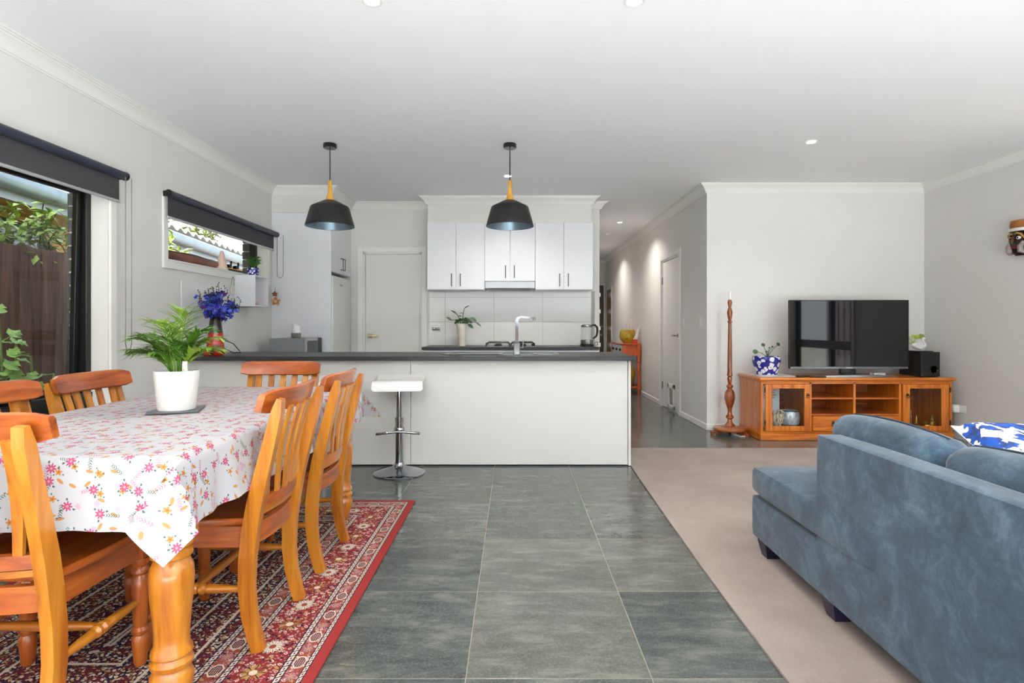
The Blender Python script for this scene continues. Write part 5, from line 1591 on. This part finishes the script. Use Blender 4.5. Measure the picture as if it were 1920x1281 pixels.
legm = plain('dark_navy_leg', srgb(34, 30, 56), .35)
for (x, y) in ((1.25, 2.77), (1.25, 2.19), (1.25, .4), (2.26, 2.77), (2.26, .4)):
    vs = []
    for (z, h) in ((.011, .030), (.083, .046)):
        vs += [(x + sx * h, y + sy * h, z) for (sx, sy) in ((-1, -1), (1, -1), (1, 1), (-1, 1))]
    MB().add(vs, [(3, 2, 1, 0), (4, 5, 6, 7), (0, 1, 5, 4), (1, 2, 6, 5), (2, 3, 7, 6), (3, 0, 4, 7)]).build('leg', legm, sofa, smooth=0)
# throw pillow
kpw = M('ikat_cotton', .9)
pv = kpw.map(kpw.coord(), (1, 1, 1))
nn = kpw.noise(pv, 13, 2, .5, .8)
fz = kpw.noise(kpw.map(kpw.coord(), (60, 60, 6)), 1, 2) * .12
px_, py_, pz_ = kpw.xyz(kpw.coord())
kpw.color(kpw.mix((nn + fz).smooth(.535, .575), srgb(238, 236, 228), kpw.mix(kpw.noise(pv, 22, 1).smooth(.4, .6), srgb(30, 84, 176), srgb(44, 60, 110))))
pil = thing('throw_pillow', 'blue and white ikat cushion propped on the sofa seat', 'cushion', (2.06, 2.36, .45))
def pillow_fn(p): return p
bm_ = MB()
nq = 12; vsq = []; fsq = []
Mx = Matrix.Translation((2.32, 2.40, .462)) @ Matrix.Rotation(R(-6), 4, 'Z') @ Matrix.Rotation(R(-66), 4, 'X') @ Matrix.Rotation(R(2), 4, 'Y')
def side_v(sgn):
    out = []
    for j in range(nq + 1):
        for i in range(nq + 1):
            a, b = -1 + 2 * i / nq, -1 + 2 * j / nq
            th = .075 * ((1 - a ** 4) * (1 - b ** 4)) ** .5
            pin = 1 - .07 * (1 - b * b) if abs(a) > .99 else 1
            out.append(Mx @ Vector((a * .215 * (1 - .05 * (1 - b * b) * abs(a)), sgn * th, .215 + b * .215 * (1 - .05 * (1 - a * a) * abs(b)))))
    return out
for sg in (-1, 1):
    base_i = len(bm_.v)
    bm_.add(side_v(sg), [(j * (nq + 1) + i, j * (nq + 1) + i + 1, (j + 1) * (nq + 1) + i + 1, (j + 1) * (nq + 1) + i) for j in range(nq) for i in range(nq)])
bm_.build('cover', kpw.m, pil, smooth=60)
MB().tube([Mx @ Vector((a * .213, 0, .215 + b * .213)) for (a, b) in ((-1, -1), (-.93, 0), (-1, 1), (0, .93), (1, 1), (.93, 0), (1, -1), (0, -.93), (-1, -1))], .003, 6).build('piping', MAT['white_cer'], pil)
# low dark wooden stool by the right wall
fs_ = thing('low_stool', 'low dark wooden stool against the wall beyond the sofa', 'stool', (4.2, 4.62, 0))
dkw = wood('dark_walnut', srgb(40, 26, 18), srgb(66, 44, 32), srgb(84, 58, 42), 'y')
MB().box(4.04, 4.40, 4.38, 4.86, .20, .235, b=.006).build('seat', dkw, fs_)
for xx in (4.07, 4.37):
    for yy in (4.41, 4.83):
        MB().box(xx - .02, xx + .02, yy - .02, yy + .02, .001, .20, b=.003).build('leg', dkw, fs_)

# ------------------------------------------------------------------ lamp stand
LX, LY = 2.262, 5.965
ls = thing('lamp_stand', 'tall turned cedar floor lamp stand without shade in the corner', 'lamp', (LX, LY, 0))
def zl(cy): return CAMH - (340 + cy / 2.4625 - 611) * .0056
q = .0056 / 2.4625
pole = [(1128, 24), (1122, 20), (1112, 12), (1098, 9), (1092, 17), (1085, 17), (1075, 10), (1062, 9), (1045, 11), (1022, 17), (1003, 21), (985, 21), (970, 18), (957, 9), (950, 14), (943, 14), (937, 7), (925, 9), (910, 11), (902, 8), (897, 12), (891, 12), (888, 10.5), (800, 9.5), (700, 8), (655, 7), (651, 10), (646, 10), (642, 6), (630, 9), (608, 12), (595, 10), (582, 6), (572, 8), (560, 10), (552, 8), (547, 6)]
MB().lathe([(r * q * 1.02, zl(c)) for (c, r) in pole], (LX, LY, 0), 28).build('pole', MAT['lampwood'], ls)
flt = MB()
for k in range(14):                          # reeds on the vase-shaped baluster
    a = 2 * math.pi * k / 14
    flt.tube([(LX + r * q * math.cos(a), LY + r * q * math.sin(a), zl(c)) for (c, r) in ((1045, 11), (1022, 17), (1003, 21), (985, 21), (972, 18.5))], [.002, .004, .005, .005, .003], 6)
flt.build('reeding', MAT['lampwood'], ls)
MB().lathe([(0, .040), (.158, .040), (.168, .048), (.170, .060), (.160, .070), (.12, .076), (.09, .078), (.085, .084), (.055, .086), (0, .086)], (LX, LY, 0), 48).build('base', wood('cedar_base', srgb(110, 56, 22), srgb(160, 88, 36), srgb(186, 112, 52), 'x'), ls)
for k in range(3):
    a = R(-50 + 120 * k)
    d = Vector((math.cos(a), math.sin(a), 0))
    MB().bar([Vector((LX, LY, .032)) + d * .08, Vector((LX, LY, .034)) + d * .15, Vector((LX, LY, .020)) + d * .19, Vector((LX, LY, .0145)) + d * .212], .038, [.02, .028, .028, .026], side=(0, 0, 1)).build('foot', MAT['lampwood'], ls)
MB().lathe([(.013, zl(546)), (.013, zl(511)), (.009, zl(510)), (0, zl(510))], (LX, LY, 0), 16).build('bulb_holder', MAT['white'], ls, label='white candle tube at the top')
tag(MB().tube([(LX + .02, LY - .08, .006), (LX + .05, LY - .16, .006), (LX + .14, LY - .13, .006), (LX + .16, LY + .05, .006)], .004, 6).build('lamp_cable', MAT['white'], loc=(LX, LY, 0)), 'short white cable on the floor under the lamp stand', 'cable')

# ------------------------------------------------------------------ television unit
UX0, UX1, UYF, UYB, UZ = 2.445, 4.336, 5.63, 6.16, .622
def ux(px): return (px - 964) * UYF / FPX
def uz(py): return CAMH - (py - 611) * UYF / FPX
tu = thing('television_unit', 'amber pine television unit with glazed doors and open shelves', 'cabinet', ((UX0 + UX1) / 2, (UYF + UYB) / 2, 0))
MB().box(UX0 - .025, UX1 + .03, UYF - .03, UYB, UZ - .028, UZ, b=.010, seg=3).build('top', MAT['unit_x'], tu)
MB().box(UX0 - .008, UX1 + .010, UYF - .010, UYB - .005, UZ - .045, UZ - .028, b=.005).build('cornice_mould', MAT['unit_x'], tu)
MB().box(UX0, UX0 + .022, UYF, UYB - .01, .085, UZ - .045, b=.002).build('side', MAT['unit_z'], tu)
MB().box(UX1 - .022, UX1, UYF, UYB - .01, .085, UZ - .045, b=.002).build('side', MAT['unit_z'], tu)
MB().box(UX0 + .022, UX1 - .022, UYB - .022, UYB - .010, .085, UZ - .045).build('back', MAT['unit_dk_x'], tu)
pl = MB().box(UX0 - .012, UX1 + .014, UYF - .012, UYB - .01, .002, .072, b=.004).box(UX0 - .006, UX1 + .008, UYF - .006, UYB - .01, .072, .088, b=.004)
pl.build('plinth', MAT['unit_x'], tu)
xd = [ux(1519.5), ux(1602), ux(1688)]
for i, xx in enumerate(xd):
    MB().box(xx - .012, xx + .014, UYF, UYB - .022, .088, UZ - .045, b=.002).build('divider', MAT['unit_z'], tu)
MB().box(UX0 + .022, UX1 - .022, UYF, UYF + .02, UZ - .062, UZ - .045).build('top_rail', MAT['unit_x'], tu)
zsh = uz(747.5); zdr = uz(778)
for (a, b) in ((xd[0] + .014, xd[1] - .012), (xd[1] + .014, xd[2] - .012)):
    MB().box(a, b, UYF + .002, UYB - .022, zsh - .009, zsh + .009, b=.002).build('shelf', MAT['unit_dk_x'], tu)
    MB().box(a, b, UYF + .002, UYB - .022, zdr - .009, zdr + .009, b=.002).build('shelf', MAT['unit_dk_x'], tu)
    dw = MB().box(a + .003, b - .003, UYF - .014, UYF + .30, .094, zdr - .012, b=.005).build('drawer', MAT['unit_x'], tu)
    xm, zm = (a + b) / 2, (.094 + zdr - .012) / 2
    hb = MB().lathe([(.016, 0), (.016, .004), (.006, .010)], (xm, UYF - .014, zm + .012), 14, m=Matrix.Rotation(R(90), 4, 'X'))
    hb.tube([(xm + .018 * math.cos(t), UYF - .022, zm - .004 + .018 * math.sin(t)) for t in [2 * math.pi * i / 16 for i in range(17)]], .0028, 6)
    hb.build('ring_pull', MAT['handle'], dw)
def udoor(a, b, gx0, gx1, hinge, knobx):
    z0_, z1_ = .094, UZ - .064
    g0, g1 = uz(798.7), uz(728.6)
    f = MB()
    f.box(a, gx0, UYF - .020, UYF - .001, z0_, z1_, b=.003).box(gx1, b, UYF - .020, UYF - .001, z0_, z1_, b=.003)
    f.box(gx0, gx1, UYF - .020, UYF - .001, z0_, g0, b=.003).box(gx0, gx1, UYF - .020, UYF - .001, g1, z1_, b=.003)
    d = f.build('door', MAT['unit_z'], tu)
    MB().box(gx0, gx1, UYF - .012, UYF - .009, g0, g1).build('pane', MAT['glass_clear'], d, smooth=0)
    for zz in (z0_ + .06, z1_ - .08):
        MB().lathe([(.006, zz), (.006, zz + .05)], (hinge, UYF - .022, 0), 10).build('hinge', MAT['black'], d)
    zk = uz(742)
    hb = MB().lathe([(.014, 0), (.014, .004), (.006, .010)], (knobx, UYF - .020, zk + .01), 14, m=Matrix.Rotation(R(90), 4, 'X'))
    hb.tube([(knobx + .016 * math.cos(t), UYF - .028, zk - .004 + .016 * math.sin(t)) for t in [2 * math.pi * i / 16 for i in range(17)]], .0028, 6)
    hb.build('ring_pull', MAT['handle'], d)
udoor(ux(1434), ux(1518), ux(1446.5), ux(1506.5), ux(1432.5), ux(1512.5))
udoor(ux(1691), ux(1777), ux(1704), ux(1763), ux(1779), ux(1699))
for a, b in ((UX0 + .022, xd[0] - .012), (xd[2] + .014, UX1 - .022)):
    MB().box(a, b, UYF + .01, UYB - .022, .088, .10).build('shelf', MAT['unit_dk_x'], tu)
# things behind the glass doors
ZB = .10
pc = thing('framed_card', 'white printed card standing inside the glazed cupboard by the lamp stand', 'card', (2.62, 5.86, ZB))
MB().box(2.555, 2.735, 5.86, 5.87, ZB + .0, .52, b=.002).build('card', plain('white_card', srgb(226, 226, 232), .6), pc)
for i in range(4):
    MB().box(2.575, 2.70 - .02 * (i % 2), 5.858, 5.8605, .47 - i * .026, .478 - i * .026).build('print_line', plain('red_print', srgb(190, 90, 90), .6), pc, smooth=0)
gb = thing('glass_bowl', 'clear glass bowl behind the cupboard door by the lamp stand', 'bowl', (2.80, 5.78, ZB))
MB().lathe([(.0, .004), (.04, .004), (.09, .05), (.10, .12), (.085, .17), (.088, .175), (.105, .12), (.095, .045), (.045, 0), (0, 0)], (2.79, 5.77, ZB), 28, cap=False).build('bowl', plain('grey_cut_glass', srgb(190, 194, 198), .08, .3, var=.25, scale=30), gb)
MB().lathe([(.088, .172), (.092, .177), (.088, .182)], (2.79, 5.77, ZB), 28, cap=False).build('rim', MAT['chrome'], gb)
rp_ = random.Random(6)
bd = MB()
for k in range(34):
    c = Vector((2.63 + rp_.uniform(-.055, .055), 5.71 + rp_.uniform(-.05, .04), ZB + .012 + rp_.uniform(0, .19) * .8))
    r_ = rp_.uniform(.018, .035)
    ax = Vector((rp_.uniform(-1, 1), rp_.uniform(-1, 1), rp_.uniform(-.5, .5))).normalized()
    u = ax.orthogonal().normalized(); w = ax.cross(u)
    bd.tube([c + (u * math.cos(a) + w * math.sin(a)) * r_ for a in [i * .6 for i in range(9)]], .005, 5)
tag(bd.build('bead_rope', plain('cream_beads', srgb(224, 206, 176), .5, var=.2, scale=50), loc=(2.615, 5.72, ZB)), 'tangled cream bead rope piled in the glazed cupboard by the lamp stand', 'beads')
for k, (x, y, prof, lab, mt) in enumerate(((3.99, 5.72, [(0, 0), (.035, 0), (.035, .01), (.008, .03), (.007, .11), (.004, .17), (0, .19)], 'slim silver candlestick in the glazed cupboard by the subwoofer', 'chrome'),
        (4.06, 5.74, [(0, 0), (.04, 0), (.045, .02), (.03, .04), (.012, .05), (.01, .10), (0, .13)], 'squat brass bell in the glazed cupboard by the subwoofer', 'brass'),
        (4.14, 5.71, [(0, 0), (.03, 0), (.045, .025), (.04, .045), (.015, .055), (.02, .07), (0, .075)], 'small brass bowl with lid in the glazed cupboard by the subwoofer', 'brass'),
        (4.22, 5.74, [(0, 0), (.03, 0), (.038, .03), (.034, .07), (.02, .085), (.02, .10), (.026, .102), (.012, .12), (.006, .135), (0, .137)], 'brass jar with knobbed lid in the glazed cupboard by the subwoofer', 'brass'))):
    t = thing('metal_ornament', lab, 'ornament', (x, y, ZB))
    h = prof[-1][1]
    MB().lathe(prof, (x, y, ZB), 20).build('body', MAT[mt], t)
    MB().lathe([(0, h - .004), (.006, h), (.006, h + .006), (0, h + .011)], (x, y, ZB), 12).build('finial', MAT[mt], t)

# ------------------------------------------------------------------ television and friends
TVX0, TVX1, TVY, TVZ0, TVZ1 = 2.79, 3.995, 5.76, .70, 1.397
tv = thing('television', 'large flat black television on the amber pine unit', 'television', ((TVX0 + TVX1) / 2, TVY, UZ))
MB().box(TVX0, TVX1, TVY, TVY + .035, TVZ0, TVZ1, b=.004).build('casing', MAT['black'], tv)
scr = M('glossy_screen', .03, 0, .6); scr.color(srgb(14, 14, 16))
MB().box(TVX0 + .010, TVX1 - .010, TVY - .0015, TVY, TVZ0 + .022, TVZ1 - .010).build('screen', scr.m, tv, smooth=0)
be = MB().box(TVX0, TVX1, TVY - .004, TVY, TVZ0, TVZ0 + .020, b=.001)
be.build('lower_bezel', plain('grey_bezel', srgb(120, 128, 134), .25, .7), tv)
MB().box(TVX0, TVX0 + .006, TVY - .004, TVY, TVZ0, TVZ1).box(TVX1 - .006, TVX1, TVY - .004, TVY, TVZ0, TVZ1).box(TVX0, TVX1, TVY - .004, TVY, TVZ1 - .006, TVZ1).build('side_bezel', MAT['black_gloss'], tv, smooth=0)
xm = (TVX0 + TVX1) / 2
MB().box(xm - .035, xm + .035, TVY - .0055, TVY - .004, TVZ0 + .006, TVZ0 + .013).build('badge', MAT['steel'], tv, smooth=0)
MB().box(xm - .08, xm + .08, TVY + .005, TVY + .05, UZ + .02, TVZ0 + .05, b=.006).build('neck', MAT['black_gloss'], tv)
MB().bar([(3.03, TVY - .06, UZ + .009), (3.18, TVY - .085, UZ + .010), (xm, TVY - .10, UZ + .014), (3.70, TVY - .085, UZ + .010), (3.80, TVY - .06, UZ + .009)], [.014, .018, .024, .018, .014], [.05, .06, .09, .06, .05], side=(0, 0, 1)).bar([(xm, TVY - .10, UZ + .014), (xm, TVY + .03, UZ + .016)], .10, .022, side=(1, 0, 0)).build('stand', MAT['steel'], tv)
for i, (x, y, a, lab) in enumerate(((2.90, 5.70, 14, 'black remote control lying in front of the television, nearer the flowerpot'), (3.02, 5.655, -6, 'black remote control lying against the television stand'))):
    mm = Matrix.Translation((x, y, UZ)) @ Matrix.Rotation(R(a), 4, 'Z')
    t = thing('remote_control', lab, 'remote', (x, y, UZ), 'black remotes before the television')
    MB().box(-.075, .075, -.02, .02, .001, .017, b=.005, seg=2, m=mm).build('remote_case', MAT['black'], t)
    for j in range(5):
        MB().box(-.05 + j * .022, -.04 + j * .022, -.006, .006, .017, .0185, m=mm).build('button', MAT['steel'], t, smooth=0)
stb = tag(MB().box(3.70, 3.82, 5.84, 5.92, UZ + .001, UZ + .028, b=.004).build('set_top_box', MAT['white'], loc=(3.76, 5.88, UZ)), 'small white set-top box under the television', 'box')
tag(MB().box(2.47, 2.86, 5.70, 6.10, UZ, UZ + .003, b=.001).build('table_mat', plain('grey_mat', srgb(214, 212, 208), .8, var=.05, scale=30), loc=(2.66, 5.9, UZ)), 'pale grey mat on the television unit under the blue pot', 'mat')
bw = blue_white('blue_white_glaze', 22, .55)
BPX, BPY = 2.60, 5.86
bp_ = pot_plant('pilea_pot', 'sparse round-leaved plant in a large blue and white pot', (BPX, BPY, UZ + .014), .098, .136, .185, bw, .008)
MB().lathe([(0, UZ + .0035), (.105, UZ + .0035), (.115, UZ + .014), (.10, UZ + .014), (0, UZ + .012)], (BPX, BPY, 0), 32).build('saucer', MAT['white_cer'], bp_)
rl = random.Random(12)
for (dx, dz, r_) in ((-.135, .06, .026), (-.055, .13, .020), (.10, .135, .020), (.04, .11, .012), (.01, .10, .010), (-.02, .06, .012)):
    b = Vector((BPX, BPY - .02, UZ + .19)); tip = b + Vector((dx, -.03, dz))
    mb = MB().tube([b, b.lerp(tip, .5) + Vector((0, 0, .015)), tip], .0028, 5)
    nrm = Vector((dx * 2, -1, .5)).normalized(); u = nrm.orthogonal().normalized(); w = nrm.cross(u)
    vs = [tip + nrm * .004] + [tip + (u * math.cos(2 * math.pi * i / 12) + w * math.sin(2 * math.pi * i / 12)) * r_ for i in range(12)]
    mb.add(vs, [(0, 1 + i, 1 + (i + 1) % 12) for i in range(12)])
    mb.build('leaf', MAT['green_dk'], bp_, smooth=60)
# subwoofer
sw = thing('subwoofer', 'black box subwoofer with round port on the television unit', 'speaker', (4.17, 5.85, UZ))
WX0, WX1, WY0, WY1, WZ1 = 4.075, 4.262, 5.69, 6.02, UZ + .25
MB().box(WX0, WX1, WY0 + .012, WY1, UZ + .006, WZ1, b=.003).build('cabinet_box', plain('black_ash', srgb(22, 21, 21), .5), sw)
MB().box(WX0 - .001, WX1 + .001, WY0, WY0 + .012, UZ + .005, WZ1 + .001, b=.003).build('front_baffle', MAT['black'], sw)
MB().lathe([(.044, 0), (.044, .006), (.036, .006), (.030, .0), (0, -.001)], (WX1 - .062, WY0, UZ + .075), 24, m=Matrix.Rotation(R(90), 4, 'X')).build('bass_port', MAT['black_gloss'], sw)
for xx in (WX0 + .03, WX1 - .03):
    for yy in (WY0 + .04, WY1 - .03): MB().lathe([(.014, UZ + .0005), (.012, UZ + .007)], (xx, yy, 0), 10).build('foot', MAT['black'], sw)
# swan planter and its tray
tag(MB().box(4.06, 4.22, 5.72, 5.92, WZ1 + .001, WZ1 + .009, b=.003).build('dark_tray', MAT['black'], loc=(4.14, 5.82, WZ1)), 'small dark tray under the swan planter on the subwoofer', 'tray')
swz = WZ1 + .010
sn = thing('swan_planter', 'white china swan planter holding yellow-green pothos leaves', 'planter', (4.12, 5.80, swz))
sb = MB()
ns = 14; rings = []
for i in range(ns + 1):
    f = i / ns
    x = 4.05 + .13 * f
    r_ = .040 * math.sin(math.pi * min(1, .06 + .94 * f)) ** .7 + .002
    rings.append((x, r_, swz + .034 + .022 * (1 - f) ** 2 + .006 * f))
vs = []
for (x, r_, zc) in rings:
    for k in range(14):
        a = 2 * math.pi * k / 14
        vs.append((x, 5.79 + r_ * math.cos(a), max(swz + .001, zc + r_ * .85 * math.sin(a))))
fs = [(i * 14 + k, i * 14 + (k + 1) % 14, (i + 1) * 14 + (k + 1) % 14, (i + 1) * 14 + k) for i in range(ns) for k in range(14)]
fs += [tuple(range(14))[::-1], tuple(range(ns * 14, ns * 14 + 14))]
sb.add(vs, fs)
swan_body = sb.build('swan_body', MAT['white_cer'], sn)
MB().tube([(4.165, 5.79, swz + .035), (4.185, 5.79, swz + .055), (4.180, 5.79, swz + .078), (4.160, 5.79, swz + .098), (4.158, 5.79, swz + .118), (4.172, 5.79, swz + .128), (4.188, 5.79, swz + .122)], [.016, .012, .009, .008, .009, .012, .007], 10).build('swan_neck', MAT['white_cer'], sn)
MB().tube([(4.188, 5.79, swz + .122), (4.203, 5.79, swz + .116)], [.005, .002], 8).build('beak', plain('dark_beak', srgb(90, 40, 30), .4), sn)
wg = MB()
for k in range(4): wg.leaf((4.13, 5.752 - .003 * k, swz + .030 + .012 * k), (-1, -.1, .25 + .1 * k), (0, -1, .3), .085 - .01 * k, .03, .2, 0, 3)
wg.build('wing', MAT['white_cer'], sn)
kpo = plain('pothos_leaf', srgb(150, 170, 60), .35, var=.35, scale=30)
rz_ = random.Random(14)
for (dx, dz, L) in ((-.07, .14, .075), (-.04, .17, .07), (-.10, .11, .07), (-.02, .12, .06), (.05, .12, .07), (.08, .13, .065), (.03, .10, .05), (-.06, .09, .06), (.0, .15, .06)):
    b = Vector((4.09, 5.83, swz + .05)); tip = Vector((4.09 + dx, 5.855, swz + dz + (.03 if dx > 0 else 0)))
    mb = MB().tube([b, b.lerp(tip, .6) + Vector((0, 0, .015)), tip], .0022, 5)
    mb.leaf(tip, (math.copysign(.8, dx), -.4, rz_.uniform(-.5, .3)), (0, -.8, .5), L, L * .72, .15, .25, 4)
    mb.build('pothos_leaf', kpo, sn, smooth=60)
# outlet and white plug on the right wall
ow = outlet('wall_outlet', 'white power outlet low on the wall beside the television unit', 'x', XR, 5.66, .305, -1)
pg = thing('plug_adaptor', 'white plug adaptor with cable in the outlet beside the television unit', 'plug', (XR - .05, 5.70, .305))
MB().box(XR - .07, XR - .009, 5.675, 5.735, .27, .345, b=.008, seg=2).build('adaptor', MAT['white'], pg)
MB().tube([(XR - .06, 5.73, .275), (XR - .09, 5.76, .262), (XR - .10, 5.80, .27)], .004, 6).build('lead', MAT['white'], pg)

# ------------------------------------------------------------------ carved mask on the right wall
MY, MZ = 4.965, 1.905
mk = thing('carved_mask', 'painted wooden tribal mask with white eyes hung on the right wall', 'mask', (XR, MY, MZ - .15))
def head(p):
    return p
fm = MB()
nn_ = 16
vs = []
for i in range(nn_ + 1):
    v_ = -1 + 2 * i / nn_
    for j in range(nn_ + 1):
        u_ = -1 + 2 * j / nn_
        w = math.sqrt(max(0, 1 - (.86 * v_) ** 2)) * .112
        dpt = .085 * math.sqrt(max(0, 1 - u_ * u_)) * math.sqrt(max(0, 1 - (.9 * v_) ** 2)) + .012
        vs.append((XR - dpt, MY + u_ * w, MZ - .03 + v_ * .125))
fm.add(vs, [(i * (nn_ + 1) + j, i * (nn_ + 1) + j + 1, (i + 1) * (nn_ + 1) + j + 1, (i + 1) * (nn_ + 1) + j) for i in range(nn_) for j in range(nn_)])
fm.build('face', plain('black_brown_lacquer', srgb(40, 26, 22), .3, var=.35, scale=14), mk)
def ell(name, mat, y, z, x, ry, rz_2, rx):
    mb = MB(); vs = []; s = 12
    mb.lathe([(math.sin(math.pi * i / 8), -math.cos(math.pi * i / 8)) for i in range(9)], (0, 0, 0), s)
    mb.v = [(x + a * rx, y + b * ry, z + c * rz_2) for (a, b, c) in mb.v]
    return mb.build(name, mat, mk)
mwh = plain('bone_white', srgb(226, 222, 214), .4); mgd = plain('gold_paint', srgb(182, 138, 60), .4); mgy = plain('silver_grey', srgb(150, 142, 138), .4, .2, var=.15, scale=30)
for s in (-1, 1):
    ell('eye', mwh, MY + s * .040, MZ - .005, XR - .088, .024, .014, .010)
    ell('pupil', MAT['black_gloss'], MY + s * .040, MZ - .005, XR - .097, .008, .007, .004)
    MB().tube([(XR - .070, MY + s * .075, MZ - .01), (XR - .088, MY + s * .062, MZ + .025), (XR - .096, MY + s * .03, MZ + .038), (XR - .098, MY + s * .01, MZ + .028)], [.006, .009, .009, .005], 8).build('eyebrow', mgd, mk)
    MB().tube([(XR - .070, MY + s * .068, MZ - .040), (XR - .090, MY + s * .058, MZ - .080), (XR - .085, MY + s * .055, MZ - .118), (XR - .065, MY + s * .068, MZ - .128), (XR - .055, MY + s * .078, MZ - .108)], [.014, .022, .025, .022, .014], 10).build('tusk', mgy, mk)
MB().tube([(XR - .10, MY, MZ + .01), (XR - .118, MY, MZ - .03), (XR - .115, MY, MZ - .05)], [.010, .018, .014], 10).build('nose', plain('dark_brown_nose', srgb(84, 46, 26), .35), mk)
ell('mouth', plain('red_mouth', srgb(140, 40, 30), .4), MY, MZ - .085, XR - .092, .030, .012, .012)
cr = MB()
for (z0_, z1_, r_, mt) in ((MZ + .062, MZ + .085, .108, None),):
    pass
MB().lathe([(.104, .055), (.110, .06), (.110, .078), (.104, .083)], (XR - .004, MY, MZ), 32, cap=False, sx=.92).build('headband', mwh, mk)
cr.lathe([(.100, .083), (.104, .11), (.098, .15), (.085, .155), (0, .156)], (XR - .004, MY, MZ), 32, sx=.9)
cr.v = [(min(x, XR - .002), y, z) for (x, y, z) in cr.v]
cr.build('crown', plain('brown_crown', srgb(150, 92, 34), .45, var=.2, scale=20), mk)
